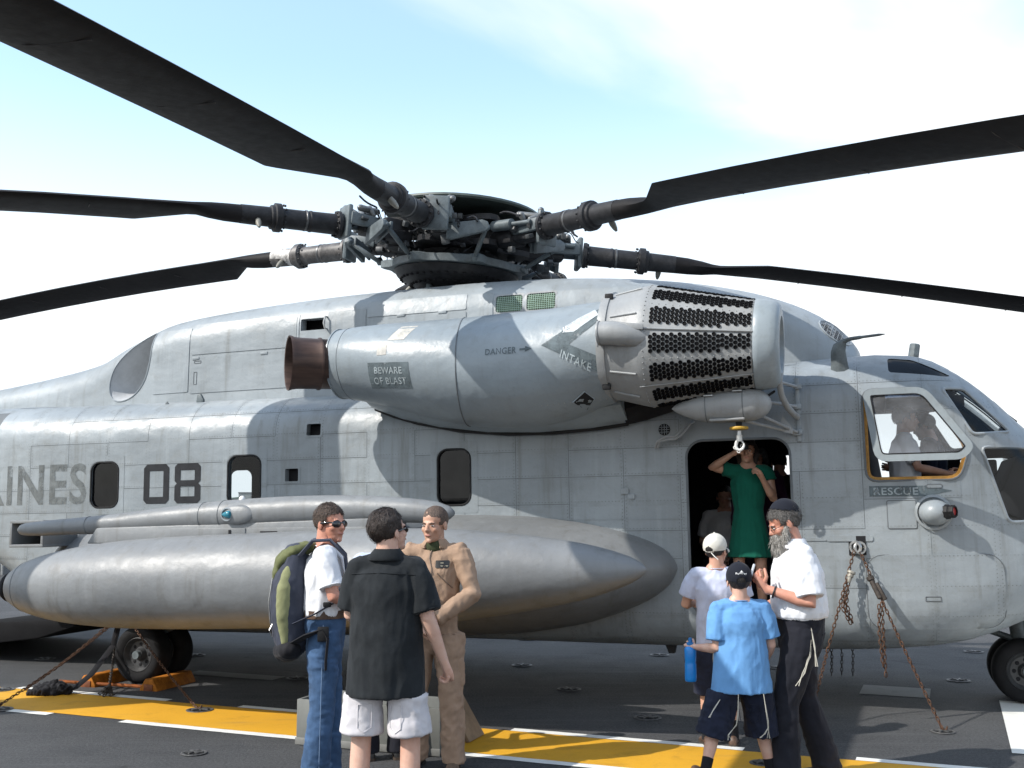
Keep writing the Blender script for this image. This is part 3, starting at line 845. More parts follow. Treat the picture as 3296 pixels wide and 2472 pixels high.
# ------------------------------------------------------------------ particle separator: barrel of swirl tubes
EA0, EA1 = Vector((2.10, -1.90, 3.115)), Vector((3.60, -1.90, 3.045)); EAX = (EA1 - EA0).normalized()
PROF = [(0, .435), (.0, .475), (.03, .482), (.07, .482), (.075, .47), (.10, .468), (.34, .520), (.38, .528), (.42, .526), (1.27, .378), (1.29, .381), (1.32, .379), (1.40, .36), (1.44, .33), (1.465, .28), (1.465, .26), (1.45, .235), (1.42, .225), (1.2, .20)]
b = MB(); b.lathe(PROF, EA0, EAX, 52); eaps = b.build('particle_separator', M_EAPS, HELI, 30)
b = MB(); b.lathe([(1.3, .22), (1.3, 0)], EA0, EAX, 24); b.build('separator_mouth', M_DARK, eaps)
b = MB(); b.lathe([(1.275, .3795), (1.285, .387), (1.325, .385), (1.40, .374), (1.445, .36), (1.474, .33), (1.484, .285), (1.482, .24), (1.44, .222)], EA0, EAX, 52); b.build('separator_nose', M_NACELLE, eaps, 40)
b = MB(); b.lathe([(1.272, .3805), (1.280, .3825)], EA0, EAX, 52); b.build('nose_seam', M_SEAM, eaps)
def eap(t, phi, off=0.):
    """point on the barrel: t along the axis, phi from outboard (0) upward"""
    r = .526 + (.378 - .526) * (t - .42) / .85 + (.006 if False else 0)
    up = Vector((0, 0, 1)); up = (up - EAX * up.dot(EAX)).normalized(); out = Vector((0, -1, 0))
    n = out * math.cos(phi) + up * math.sin(phi)
    return EA0 + EAX * t + n * (r + off), n
tb = MB(); r0 = .0178
tb.lathe([(-.012, r0), (.008, r0), (.008, r0 * .84), (.003, r0 * .80)], (0, 0, 0), (0, 0, 1), 8); tb.lathe([(.003, r0 * .80), (.0025, 0)], (0, 0, 0), (0, 0, 1), 8)
tube_me = tb.mesh('swirl_tube'); tube_me.materials.append(mat('tube_black', (.005, .005, .006), .7, spec=.1)); tube_me.polygons.foreach_set('use_smooth', [True] * len(tube_me.polygons)); tube_me.set_sharp_from_angle(angle=rad(40))
spots = []
for kband in range(13):
    phi0 = rad(-5 + 27.69 * kband)
    for c_ in range(24):
        t = .47 + c_ * .0338
        r = .526 + (.378 - .526) * (t - .42) / .85
        for row in range(4):
            if c_ > 16 and row == 0: continue
            q = (row - 1.5) * .0385 + (.0096 if c_ % 2 else -.0096) - (.012 if c_ > 16 else 0)
            spots.append((kband, t, phi0 + q / r))
mx = []; vis = 0; rest = MB()
for kband, t, phi in spots:
    p, n = eap(t, phi)
    s_, u_ = frame_of(n); mtx = Matrix(((s_.x, u_.x, n.x, p.x), (s_.y, u_.y, n.y, p.y), (s_.z, u_.z, n.z, p.z), (0, 0, 0, 1)))
    if kband in (0, 1, 12) and vis < 298:
        o = bpy.data.objects.new('swirl_tube', tube_me); COL.objects.link(o); o.parent = eaps; o.matrix_local = mtx; vis += 1
    elif kband in (0, 1, 12, 2, 3, 4, 9, 10, 11):
        rest.add([mtx @ v.co for v in tube_me.vertices], [tuple(f.vertices) for f in tube_me.polygons])
tag(rest.build('swirl_tubes', MATS['tube_black'], eaps), kind='stuff')
# ribs, straps, rivets and latches on the barrel
b = MB(); b.tube([eap(.36 + .92 * i / 10, rad(8), .006)[0] for i in range(11)], .009, 6); b.build('barrel_rib', M_EAPS, eaps)
b = MB(); b.tube([eap(.36 + .92 * i / 10, rad(-47), .004)[0] for i in range(11)], .005, 6); b.build('barrel_rib', M_EAPS, eaps)
b = MB()
for kband in range(-3, 4):
    for i in range(15): b.ell(eap(.46 + .057 * i, rad(-6 + 27.69 * (kband + .5)), .001)[0], (.0055,) * 3, None, 6, 4)
for t in (.405, 1.26):
    for i in range(40): b.ell(eap(t, rad(-100 + 5.5 * i), .001)[0], (.0055,) * 3, None, 6, 4)
tag(b.build('rivets', M_EAPS, eaps), kind='stuff')
def conep(t, phi, off=0.):
    p, n = eap(.42, phi); up = p - EA0 - EAX * .42; r = .468 + (.52 - .468) * (t - .10) / .24 + off
    return EA0 + EAX * t + up.normalized() * r
for a in (24, -34, 62, -62):
    b = MB(); b.tube([conep(.11, rad(a), .004), conep(.34, rad(a), .006)], .009, 6); b.build('cone_rib', M_EAPS, eaps)
for a in (55, -52):
    p = conep(.06, rad(a), .02); b = MB(); b.box(p, (.07, .04, .06)); b.build('latch_block', M_BLACK, eaps, bevel=.008)
b = MB(); C = [Vector((2.145, -2.425, 3.155)), Vector((2.25, -2.43, 3.150)), Vector((2.34, -2.42, 3.135)), Vector((2.45, -2.385, 3.11)), Vector((2.56, -2.33, 3.10))]
b.tube(C, [.096, .100, .100, .09, .055], 24); b.build('bypass_duct', M_EAPS, eaps, 50)
b = MB(); b.lathe([(0, .0), (0, .103), (.012, .105), (.02, .100)], (2.135, -2.425, 3.155), (1, 0, 0), 24); b.build('duct_cap', M_EAPS, eaps, 30)
b = MB(); b.tube([Vector((2.13, -2.425, 3.27)), Vector((2.128, -2.425, 3.04))], .006, 6); b.build('cap_pin', M_SEAM, eaps)
b = MB(); b.bar((2.33, -2.47, 3.20), (2.52, -2.45, 3.18), .02, .05); b.build('duct_bracket', M_EAPS, eaps, bevel=.004)
b = MB(); b.tube([Vector((3.05, -1.95, 2.66)), Vector((3.2, -1.98, 2.60)), Vector((3.33, -1.93, 2.64)), Vector((3.42, -1.9, 2.60)), Vector((3.5, -1.85, 2.66))], .012, 6); b.tube([Vector((3.1, -1.9, 2.64)), Vector((3.28, -1.95, 2.57)), Vector((3.45, -1.88, 2.63))], .008, 6); b.build('hose', M_BLACK, eaps)

# ------------------------------------------------------------------ rotor
HUB = Vector((-.047, 0, 4.70)); _ex = Vector((1, 0, -.082)).normalized(); _ey = Vector((0, 1, 0)); _ez = _ex.cross(_ey)
RFM = Matrix(((_ex.x, _ey.x, _ez.x, HUB.x), (_ex.y, _ey.y, _ez.y, HUB.y), (_ex.z, _ey.z, _ez.z, HUB.z), (0, 0, 0, 1)))
head = bpy.data.objects.new('rotor_head', None); COL.objects.link(head); head.parent = HELI; head.matrix_local = RFM
b = MB(); b.lathe([(-.62, .30), (-.55, .26), (-.30, .24), (-.28, .40), (-.16, .46), (.10, .46), (.14, .50), (.20, .50), (.24, .3), (.34, .28), (.36, 0)], (0, 0, 0), (0, 0, 1), 28); b.build('hub_core', M_HUBDARK, head, 35)
b = MB(); b.lathe([(.24, .30), (.29, .60), (.305, .88), (.325, .895), (.35, .885), (.385, .70), (.41, .4), (.418, 0)], (.02, 0, 0), (0, 0, 1), 44); b.build('hub_cap', mat('cap_green', (.055, .07, .062), .5, var=.3), head, 40)
b = MB(); st = []
for k in range(56):
    a = 2 * math.pi * k / 56; r = .70 + .13 * math.cos(7 * (a + .75)); st.append((r * math.cos(a), r * math.sin(a)))
b.prism(st, (0, 0, -.14), (1, 0, 0), (0, 1, 0), (0, 0, 1), .06); b.prism(st, (0, 0, .13), (1, 0, 0), (0, 1, 0), (0, 0, 1), .06); tag(b.build('hub_plates', M_HUBDARK, head, 30), kind='stuff')
# swashplate: lobed grey ring, perforated stationary plate and scissor links
b = MB(); rr = []
ring_o = []
for k in range(84):
    a = 2 * math.pi * k / 84; r = .74 + .11 * max(0, math.cos(7 * (a + .9))) ** 3; ring_o.append((a, r))
for zz_, dr in ((-.35, -.02), (-.345, 0), (-.27, 0), (-.26, -.02), (-.26, -.16), (-.35, -.16), (-.35, -.02)): rr.append([Vector(((r + dr) * math.cos(a), (r + dr) * math.sin(a), zz_)) for a, r in ring_o])
b.loft(rr, True, False); b.build('swashplate', M_HUBGREY, head, 30)
b = MB(); b.lathe([(-.36, .70), (-.42, .66), (-.50, .52), (-.56, .34), (-.60, .30), (-.60, .2)], (0, 0, 0), (0, 0, 1), 42); b.build('lower_plate', M_HUBDARK, head, 30)
b = MB()
for k in range(42):
    a = 2 * math.pi * k / 42
    for r, z in ((.615, -.452), (.50, -.515)): b.ell((r * math.cos(a), r * math.sin(a), z), (.022, .022, .012), None, 8, 4)
tag(b.build('lightening_holes', M_DARK, head), kind='stuff')
for k in range(7):
    a = -1.364 - k * 2 * math.pi / 7 + .25; b = MB()
    for r, z, q in ((.5, -.60, .05), (.46, -.86, .06)): pass
    b.bar((.38 * math.cos(a), .38 * math.sin(a), -.52), (.50 * math.cos(a + .2), .50 * math.sin(a + .2), -.90), .06, .09); b.build('servo_strut', M_HUBGREY if k % 2 else M_HUBDARK, head, bevel=.01)
rnd = random.Random(5)
def blade_path(k):
    lag, kd, th = {0: (-.20, .0032, -.031), 1: (-.08, .012, -.03), 2: (-.06, .008, -.055), 3: (-.06, .006, -.03), 4: (-.06, .006, -.03), 5: (-.09, .004, -.027), 6: (-.09, .008, .02)}[k]
    a0 = -1.364 - k * 2 * math.pi / 7; h = Vector((.7 * math.cos(a0), .7 * math.sin(a0), 0)); d = Vector((math.cos(a0 + lag), math.sin(a0 + lag), 0))
    le = Vector((-d.y, d.x, 0))
    def P(r): s = r - .7; return h + d * s + Vector((0, 0, th * s - kd * s * s))
    return P, d, le, a0
AF = [(1.0, 0), (.86, .035), (.6, .058), (.35, .062), (.15, .05), (.05, .032), (0, 0), (.05, -.032), (.15, -.05), (.35, -.062), (.6, -.058), (.86, -.035)]   # chord from LE (0) to TE (1)
# the sections of the airfoil and of the round spar share their point order
for k in range(7):
    P, d, le, a0 = blade_path(k); up = Vector((0, 0, 1))
    blade = bpy.data.objects.new('rotor_blade', None); COL.objects.link(blade); blade.parent = HELI; blade.matrix_local = RFM
    rings = []
    for r, c_, f in ((2.45, .21, 0), (2.62, .22, .08), (2.78, .25, .35), (2.90, .31, .8), (2.98, .36, 1), (3.42, .752, 1), (3.44, .76, 1), (3.6, .76, 1)) + tuple((3.6 + .7 * i, .76, 1) for i in range(1, 12)) + ((12.0, .76, 1),):
        R_ = []; p = P(r); tw = rad(3.0 - 5.0 * (r - 3) / 9); lev = le * math.cos(tw) + up * math.sin(tw); nv = up * math.cos(tw) - le * math.sin(tw)
        for i, (u, t) in enumerate(AF):
            ang = math.pi * 2 * (i / 12); cx, cz = -.098 * math.cos(ang), .098 * math.sin(ang)
            ax_, az_ = .20 - u * (c_ if f > 0 else .2), t * .76
            R_.append(p + lev * (cx * (1 - f) + ax_ * f) + nv * (cz * (1 - f) + az_ * f))
        rings.append(R_)
    b = MB(); b.loft(rings); b.build('blade_skin', M_BLADE, blade, 40)
    # spanwise doublers and joints of the pockets, faint raised strips
    for r in (3.9, 5.1, 6.3, 7.5, 8.7):
        p = P(r); b = MB(); b.tube([p + le * (.17 - .70 * q) + up * (-.046 if 0 < q < .9 else -.02) for q in (.12, .3, .5, .75, .95)], .004, 4); b.build('pocket_joint', mat('joint_grey', (.07, .065, .065), .6), blade)
    b = MB(); b.lathe([(0, .02), (0, .145), (.035, .145), (.05, .112), (.30, .108), (.31, .113), (.33, .113), (.34, .106), (.62, .104), (.64, .150), (.70, .150), (.71, .128), (.74, .125), (.75, .104), (1.05, .098), (1.06, .05)], P(1.42), d + Vector((0, 0, P(2.4).z - P(1.42).z)), 24); b.build('sleeve', M_HUBDARK if k != 2 else mat('worn_sleeve', (.09, .082, .078), .5, var=.6, scale=14), blade, 30)
    b = MB()
    for q in range(12):
        an = 2 * math.pi * q / 12
        for r_, t_ in ((.128, 1.47), (.135, 2.03)): b.ell(P(t_) + le * math.cos(an) * r_ + up * math.sin(an) * r_, (.014,) * 3, None, 6, 4)
    tag(b.build('flange_bolts', M_HUBDARK, blade), kind='stuff')
    b = MB(); b.lathe([(0, .107), (.004, .112), (.02, .112), (.024, .107)], P(1.78), d, 20); b.build('clamp_band', mat('band_grey', (.12, .12, .12), .4, metal=.5), blade)
    b = MB(); q0 = P(2.30) + le * (.07) - up * .06; q1 = q0 - up * .07 - le * .03 + le * .10; b.tube([q0, q0.lerp(q1, .5), q1, q1 + (q1 - q0) * .3], [.03, .032, .024, .012], 10); b.build('indicator', mat('pale_fitting', (.20, .19, .16), .5), blade, 50)
    if k == 2:
        b = MB(); b.lathe([(0, .103), (.0, .107), (.28, .103), (.28, .098)], P(2.18), d, 22); b.build('worn_band', mat('chipped_white', (.42, .40, .38), .6, var=.75, scale=17), blade)
    # hinge assembly on the head
    c, s = math.cos(a0), math.sin(a0); q = Vector((c, s, 0)); tq = Vector((-s, c, 0))
    def A(x, y, z): return q * x + tq * y + up * z
    hrot = Matrix((( c, -s, 0), (s, c, 0), (0, 0, 1)))
    b = MB(); b.box(A(.80, 0, 0), (.34, .26, .24), hrot); b.box(A(1.05, 0, -.01), (.30, .20, .18), hrot); b.build('hinge_block', M_HUBDARK, head, bevel=.03)
    b = MB(); b.box(A(1.375, 0, 0), (.055, .27, .35), hrot); b.build('root_plate', M_HUBGREY, head, bevel=.02)
    for y in (-.13, .13):
        b = MB(); b.bar(A(1.0, y * .8, .02), A(1.37, y, .03), .05, .13); b.build('fork', M_HUBGREY, head, bevel=.012)
    b = MB(); b.prism([(0, 0), (.36, .05), (.42, .03), (.44, -.03), (.40, -.07), (.0, -.17)], A(1.12, .08, -.05), tq, up, q, .05); b.prism([(.02, -.02), (.40, .035), (.40, -.05), (.02, -.15)], A(1.04, .08, -.05), tq, up, q, .03); b.build('pitch_horn', M_HUBGREY, head, bevel=.008)
    top = A(1.12, .48, -.07); la = math.atan2(top.y, top.x); low = Vector((.80 * math.cos(la), .80 * math.sin(la), -.31))
    b = MB(); b.tube([top, top.lerp(low, .12), top.lerp(low, .14), top.lerp(low, .86), top.lerp(low, .88), low], [.018, .018, .026, .026, .018, .018], 8); b.ell(top, (.04, .04, .04)); b.ell(low, (.04, .04, .04)); b.build('pitch_link', M_HUBGREY, head)
    b = MB(); e0, e1 = A(.72, -.20, .06), A(1.30, -.17, .05); b.tube([e0, e0.lerp(e1, .08), e0.lerp(e1, .1), e0.lerp(e1, .55), e0.lerp(e1, .56), e1], [.03, .03, .058, .058, .024, .024], 14); b.build('lag_damper', M_HUBGREY, head, 40)
    for i in range(3):
        e0 = A(1.08 + .09 * i, rnd.uniform(-.06, .06), .12); e1 = e0 + A(rnd.uniform(-.04, .1), rnd.uniform(-.12, .12), rnd.uniform(.04, .10))
        b = MB(); b.cap_tube([e0, e1], [.028, .034], 10); b.build('valve', mat('valve_grey', (.15, .155, .155), .4, metal=.3, var=.4), head)
    b = MB(); b.cap_tube([A(1.0, -.05, .19), A(1.26, .10, .16)], .036, 10); b.build('fold_actuator', mat('valve_grey', (.33, .34, .34)), head)
    b = MB()
    for i in range(20):
        p0 = A(rnd.uniform(.4, 1.3), rnd.uniform(-.26, .30), rnd.uniform(-.14, .2)); p3 = p0 + A(rnd.uniform(-.2, .3), rnd.uniform(-.25, .25), rnd.uniform(-.2, .12))
        m1 = p0.lerp(p3, .33) + Vector((rnd.uniform(-.1, .1), rnd.uniform(-.1, .1), rnd.uniform(-.05, .16))); m2 = p0.lerp(p3, .66) + Vector((rnd.uniform(-.1, .1), rnd.uniform(-.1, .1), rnd.uniform(-.10, .12)))
        pts = [p0 * (1 - t) ** 3 + m1 * 3 * t * (1 - t) ** 2 + m2 * 3 * t * t * (1 - t) + p3 * t ** 3 for t in (0, .17, .33, .5, .67, .83, 1)]
        b.tube(pts, rnd.choice((.006, .008, .011)), 5)
    tag(b.build('hydraulic_lines', M_HUBDARK, head), kind='stuff')
    b = MB()
    for i in range(26):
        p0 = A(rnd.uniform(.35, 1.32), rnd.uniform(-.2, .2), rnd.uniform(-.22, .20)); b.box(p0, (rnd.uniform(.03, .09), rnd.uniform(.03, .08), rnd.uniform(.03, .09)), hrot @ Matrix.Rotation(rnd.uniform(-.6, .6), 3, 'X'))
    tag(b.build('small_fittings', mat('fitting_grey', (.050, .054, .057), .5, var=.5, scale=20), head, bevel=.006), kind='stuff')

# ------------------------------------------------------------------ windows, doors and cockpit glazing
class Plane:
    def __init__(s, f): s.f = f
    def hit(s, x, z, side=-1): return s.f(x, z)
def pane(P, m, off=-.02, side=-1, name='window_pane', parent=None):
    return mkobj(name, patch(P, FREF, off, .08, side), m, parent or fus, 60)
for P, m, oc_ in ((WIN1, M_GLASSD, 1), (WIN2, M_GLASS, 0), (WIN3, M_GLASSD, 1)):
    x0, x1 = min(p[0] for p in P), max(p[0] for p in P); z0, z1 = min(p[1] for p in P), max(p[1] for p in P)
    pane(P, m); rim(P, FREF, .010, .002).build('window_seal', M_BLACK, fus)
    band(grow(P, .012), rrect(x0 - .075, x1 + .075, z0 - .075, z1 + .075, .02), FREF, .0055).build('window_frame', M_PAINT, fus)
    pane(P, M_GLASS, -.02, 1)
rim(DOOR, FREF, .012, .0).build('door_seal', M_SEAM, fus)
for P in (PANE, LOWP):
    pane(P, M_GLASS, -.008); rim(P, FREF, .014, .003).build('windscreen_frame', M_PAINT_PLAIN, fus); pane(P, M_GLASS, -.008, 1)
pane(EYEB, M_GLASSG, -.004); pane(EYEB, M_GLASSG, -.004, 1); pane(COCK, M_GLASS, -.02, 1)
for P in FWP:
    b = MB(); q = []
    for x, y in P:
        h = FREF.bvh.ray_cast(Vector((x, y, 9)), Vector((0, 0, -1)))[0]; q.append(h - Vector((0, 0, .01)))
    b.add(q, [(0, 1, 2, 3)]); b.build('windscreen_pane', M_GLASS, fus)
def shrink(P, g):
    cx, cz = sum(p[0] for p in P) / len(P), sum(p[1] for p in P) / len(P)
    out = []
    n = len(P)
    for i in range(n):
        a, c = Vector(P[i - 1]), Vector(P[(i + 1) % n]); t = (c - a).normalized(); out.append((P[i][0] - t.y * g, P[i][1] + t.x * g))
    return out
b = band(shrink(COCK, .035), COCK, FREF, -.03); b.build('window_rebate', M_OCHRE, fus, 60)
rim(COCK, FREF, .013, -.012).build('window_seal', M_OCHRE, fus)
rim(COCK, FREF, .010, .006).build('window_seal', M_SEAM, fus)
# escape window swung out from its top edge
ESC = round_poly([(4.27, 2.055), (4.95, 2.055), (5.045, 2.16), (4.70, 2.69), (4.19, 2.69)], .10)
epl = Plane(lambda x, z: -1.375 - (2.69 - z) * .40)
inn = shrink(ESC, .062)
n = len(ESC); b = MB()
V = [Vector((x, epl.hit(x, z) - t, z)) for P, t in ((inn, .012), (ESC, .012), (ESC, -.012), (inn, -.012)) for x, z in P]
b.add(V, [(k * n + i, k * n + (i + 1) % n, ((k + 1) % 4) * n + (i + 1) % n, ((k + 1) % 4) * n + i) for k in range(4) for i in range(n)])
esc = b.build('escape_window', paint_mat('frame_paint', (.175, .20, .21), rivets=False), HELI, 35)
mkobj('window_glass', patch(shrink(inn, .004), epl, 0, .2), hazy_glass('hazy_reflection_acrylic'), esc, 60)
b = MB(); b.tube([Vector((x, epl.hit(x, z) - .012, z)) for x, z in inn + inn[:1]], .006, 5, cap=False); b.build('glass_gasket', M_BLACK, esc)
b = MB()
for i in range(n):
    for t in (0., .5):
        x, z = Vector(inn[i]).lerp(Vector(inn[(i + 1) % n]), t); 
        b.ell((x, epl.hit(x, z) - .016, z), (.005,) * 3, None, 6, 4)
tag(b.build('gasket_screws', M_BLACK, esc), kind='stuff')
# cockpit inside
for y in (-.55, .55):
    b = MB(); b.box((4.52, y, 1.70), (.42, .46, .12)); b.box((4.26, y, 2.08), (.09, .44, .66), Matrix.Rotation(rad(-8), 3, 'Y')); b.box((4.20, y, 2.46), (.07, .24, .14)); b.box((4.5, y, 1.2), (.3, .3, .95)); b.build('pilot_seat', mat('seat_grey', (.10, .10, .11), .7), HELI, bevel=.03)
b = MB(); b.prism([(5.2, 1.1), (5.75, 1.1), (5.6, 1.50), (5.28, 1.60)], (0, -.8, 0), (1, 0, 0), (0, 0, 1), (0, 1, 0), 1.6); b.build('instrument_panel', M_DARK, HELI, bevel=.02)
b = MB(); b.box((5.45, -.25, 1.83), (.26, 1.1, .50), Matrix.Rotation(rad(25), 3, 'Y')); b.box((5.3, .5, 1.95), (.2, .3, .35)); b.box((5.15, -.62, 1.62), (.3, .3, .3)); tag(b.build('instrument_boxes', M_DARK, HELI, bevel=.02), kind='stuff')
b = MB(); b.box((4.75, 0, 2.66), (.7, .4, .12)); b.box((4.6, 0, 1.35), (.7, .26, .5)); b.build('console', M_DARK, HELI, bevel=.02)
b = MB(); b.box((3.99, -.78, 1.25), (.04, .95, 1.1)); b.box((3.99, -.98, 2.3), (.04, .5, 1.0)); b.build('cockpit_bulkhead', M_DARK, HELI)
# centre post and wipers outside the windscreen
b = MB(); b.tube([Vector((5.3, -.62, 2.60)), Vector((5.42, -.6, 2.47)), Vector((5.58, -.5, 2.30))], .009, 6); b.tube([Vector((5.44, -.66, 2.42)), Vector((5.38, -.55, 2.52)), Vector((5.52, -.30, 2.44))], .007, 6); b.build('wiper', M_BLACK, HELI)

# ------------------------------------------------------------------ lettering and small marks
dg = bpy.context.evaluated_depsgraph_get()
def text_geo(s, bold=.0):
    cu = bpy.data.curves.new('t', 'FONT'); cu.body = s; cu.resolution_u = 3; cu.offset = bold; cu.space_character = 1.08
    o = bpy.data.objects.new('t', cu); COL.objects.link(o); bpy.context.view_layer.update()
    me = bpy.data.meshes.new_from_object(o.evaluated_get(bpy.context.evaluated_depsgraph_get()))
    bpy.data.objects.remove(o); bpy.data.curves.remove(cu)
    x0 = min(v.co.x for v in me.vertices); x1 = max(v.co.x for v in me.vertices); y0 = min(v.co.y for v in me.vertices); y1 = max(v.co.y for v in me.vertices)
    for v in me.vertices: v.co = ((v.co.x - x0) / (x1 - x0), (v.co.y - y0) / (y1 - y0), 0)
    return me
def lettering(s, quad, ref, m, parent, off=.006, bold=.012, name='lettering', side=-1):
    """text stretched over the four corners bl, br, tr, tl given as (x, z) and laid on a surface"""
    me = text_geo(s, bold); bl, br, tr, tl = (Vector(q) for q in quad)
    bm = bmesh.new(); bm.from_mesh(me)
    for v in bm.verts:
        u, w = v.co.x, v.co.y; p = (bl.lerp(br, u)).lerp(tl.lerp(tr, u), w); v.co = (p.x, 0, p.y)
    z0, z1 = min(v.co.z for v in bm.verts), max(v.co.z for v in bm.verts)
    for i in range(1, 3):
        bmesh.ops.bisect_plane(bm, geom=bm.verts[:] + bm.edges[:] + bm.faces[:], plane_co=(0, 0, z0 + (z1 - z0) * i / 3), plane_no=(0, 0, 1))
    for v in bm.verts: v.co.y = on(ref, v.co.x, v.co.z, off, side).y
    bmesh.ops.recalc_face_normals(bm, faces=bm.faces)
    bm.to_mesh(me); bm.free(); me.name = name
    return mkobj(name, me, m, parent, None)
def octo(x0, x1, z0, z1, c): return [(x0 + c, z0), (x1 - c, z0), (x1, z0 + c), (x1, z1 - c), (x1 - c, z1), (x0 + c, z1), (x0, z1 - c), (x0, z0 + c)]
st_ = .072
b = band(octo(-3.16 + st_, -2.84 - st_, 1.83 + st_, 2.25 - st_, .004), octo(-3.16, -2.84, 1.83, 2.25, .04), FREF, .0065); b.build('number_zero', M_DECAL, fus)
b = MB()
for z0, z1 in ((1.83, 2.048), (2.032, 2.25)):
    q = band(octo(-2.77 + st_, -2.45 - st_, z0 + (st_ if z0 < 1.9 else .04), z1 - (st_ if z1 > 2.2 else .04), .004), octo(-2.77, -2.45, z0, z1, .035), FREF, .0065 if z0 < 1.9 else .0068)
    b.add(q.v, q.f)
b.build('number_eight', M_DECAL, fus)
M_GHOST = worn_mat('ghost_lettering', (.135, .148, .150), .56, 8)
lettering('MARINES', [(-6.18, 1.84), (-3.90, 1.84), (-3.90, 2.29), (-6.18, 2.29)], FREF, M_GHOST, fus, bold=.02)
mkobj('warning_panel', patch([(-.08, 2.835), (.37, 2.80), (.355, 3.035), (-.08, 3.06)], NREF, .003, .06), M_DECALG, nac, 60)
lettering('BEWARE', [(-.01, 2.955), (.285, 2.935), (.285, 2.995), (-.01, 3.015)], NREF, M_DECALL, nac, off=.006)
lettering('OF BLAST', [(-.03, 2.865), (.32, 2.84), (.32, 2.90), (-.03, 2.925)], NREF, M_DECALL, nac, off=.006)
lettering('DANGER', [(1.10, 3.045), (1.385, 3.045), (1.385, 3.105), (1.10, 3.10)], NREF, M_DECALG, nac)
mkobj('warning_arrow', patch([(1.415, 3.068), (1.47, 3.07), (1.47, 3.088), (1.415, 3.086)], NREF, .004, .05), M_DECALG, nac)
mkobj('arrow_head', patch([(1.465, 3.052), (1.525, 3.080), (1.465, 3.106)], NREF, .0045, .05), M_DECALG, nac)
mkobj('chevron_arm', patch([(1.61, 3.10), (1.86, 3.09), (2.13, 3.30), (2.13, 3.43)], NREF, .004, .05), M_DECALG, nac)
mkobj('chevron_arm', patch([(1.61, 3.10), (2.13, 2.83), (2.13, 2.965), (1.86, 3.09)], NREF, .0045, .05), M_DECALG, nac)
lettering('INTAKE', [(1.775, 2.985), (2.03, 2.85), (2.05, 2.915), (1.795, 3.05)], NREF, M_DECALL, nac, off=.008)
mkobj('bare_patch', patch([(1.80, 3.20), (1.90, 3.20), (2.10, 3.345), (2.06, 3.40), (1.93, 3.33), (1.82, 3.255)], NREF, .0065, .05), mat('scuffed_pale', (.42, .46, .48), .5, var=.4, scale=16), nac)
lettering('JET', [(1.80, 3.195), (1.91, 3.255), (1.895, 3.30), (1.785, 3.24)], NREF, mat('scuffed_white', (.55, .58, .60), .5), nac, off=.010)
M_BARE = mat('touch_up', (.47, .45, .40), .5, var=.35, scale=7)
mkobj('bare_patch', patch([(.11, 3.26), (.28, 3.255), (.37, 3.395), (.20, 3.40)], NREF, .003, .05), M_BARE, nac)
mkobj('bare_patch', patch([(.02, 3.12), (.12, 3.12), (.12, 3.22), (.02, 3.22)], NREF, .003, .05), mat('touch_up_faint', (.32, .31, .285), .5, var=.4, scale=11), nac)
mkobj('rescue_arrow', patch([(4.21, 1.77), (4.68, 1.768), (4.68, 1.855), (4.21, 1.86)], FREF, .006, .06), M_DECALG, fus)
mkobj('arrow_head', patch([(4.66, 1.768), (4.87, 1.81), (4.66, 1.857)], FREF, .0065, .06), M_DECALG, fus)
lettering('RESCUE', [(4.245, 1.783), (4.60, 1.78), (4.60, 1.842), (4.245, 1.846)], FREF, M_DECALL, fus, off=.010)
# hatches and flush plates on the nose and side
def hatch(P, name='access_hatch', th=.005):
    o = panel(P, FREF, fus, M_PAINT, .003, th, name); rim(P, FREF, .0045, .006).build('hatch_seam', M_SEAM, o); return o
hatch(rrect(4.345, 4.575, 1.50, 1.735, .012, 2)); hatch(rrect(4.15, 5.24, .66, 1.28, .14, 5)); hatch(rrect(4.67, 4.79, 1.835, 1.865, .012, 3))
rim(rrect(4.61, 4.73, .90, .935, .004, 2), FREF, .005, .008).build('hatch_handle', M_SEAM, fus)
panel(rrect(3.84, 4.22, 1.395, 1.445, .02, 3), FREF, fus, M_PAINT, .004, .008, 'doubler_strip'); panel(rrect(2.9 + .7, 3.84, 1.40, 1.425, .004, 2), FREF, fus, M_PAINT, .004, .006, 'doubler_strip')
panel(rrect(2.055, 2.125, 1.835, 1.885, .005, 2), FREF, fus, M_PAINT_PLAIN, .003, .02, 'door_latch'); panel(rrect(2.12, 2.18, 1.79, 1.83, .005, 2), FREF, fus, M_PAINT_PLAIN, .003, .02, 'door_latch')
panel(rrect(.66, 2.62, 1.60, 1.612, .003, 2), FREF, fus, M_PAINT, .004, .004, 'doubler_strip')
for P in (VENT1, VENT2):
    band(P, grow(P, .02), FREF, .008).build('vent_frame', M_PAINT, fus)
    b = MB(); b.box((sum(p[0] for p in P) / len(P), -1.20, sum(p[1] for p in P) / len(P)), (.3, .02, .25)); b.build('vent_back', M_DARK, fus)
cg = [(2.47 + .055 * math.cos(rad(a)), 2.41 + .055 * math.sin(rad(a))) for a in range(0, 360, 30)]
mkobj('round_vent', patch(cg, FREF, .005, .05), M_DARK, fus)
b = MB()
for i in (-1, 0, 1):
    w = .05 if i == 0 else .044
    b.tube([on(FREF, 2.47 + .022 * i, 2.41 - w, .008), on(FREF, 2.47 + .022 * i, 2.41 + w, .008)], .0035, 4); b.tube([on(FREF, 2.47 - w, 2.41 + .022 * i, .008), on(FREF, 2.47 + w, 2.41 + .022 * i, .008)], .0035, 4)
tag(b.build('vent_wires', M_PAINT_PLAIN, fus), kind='stuff')
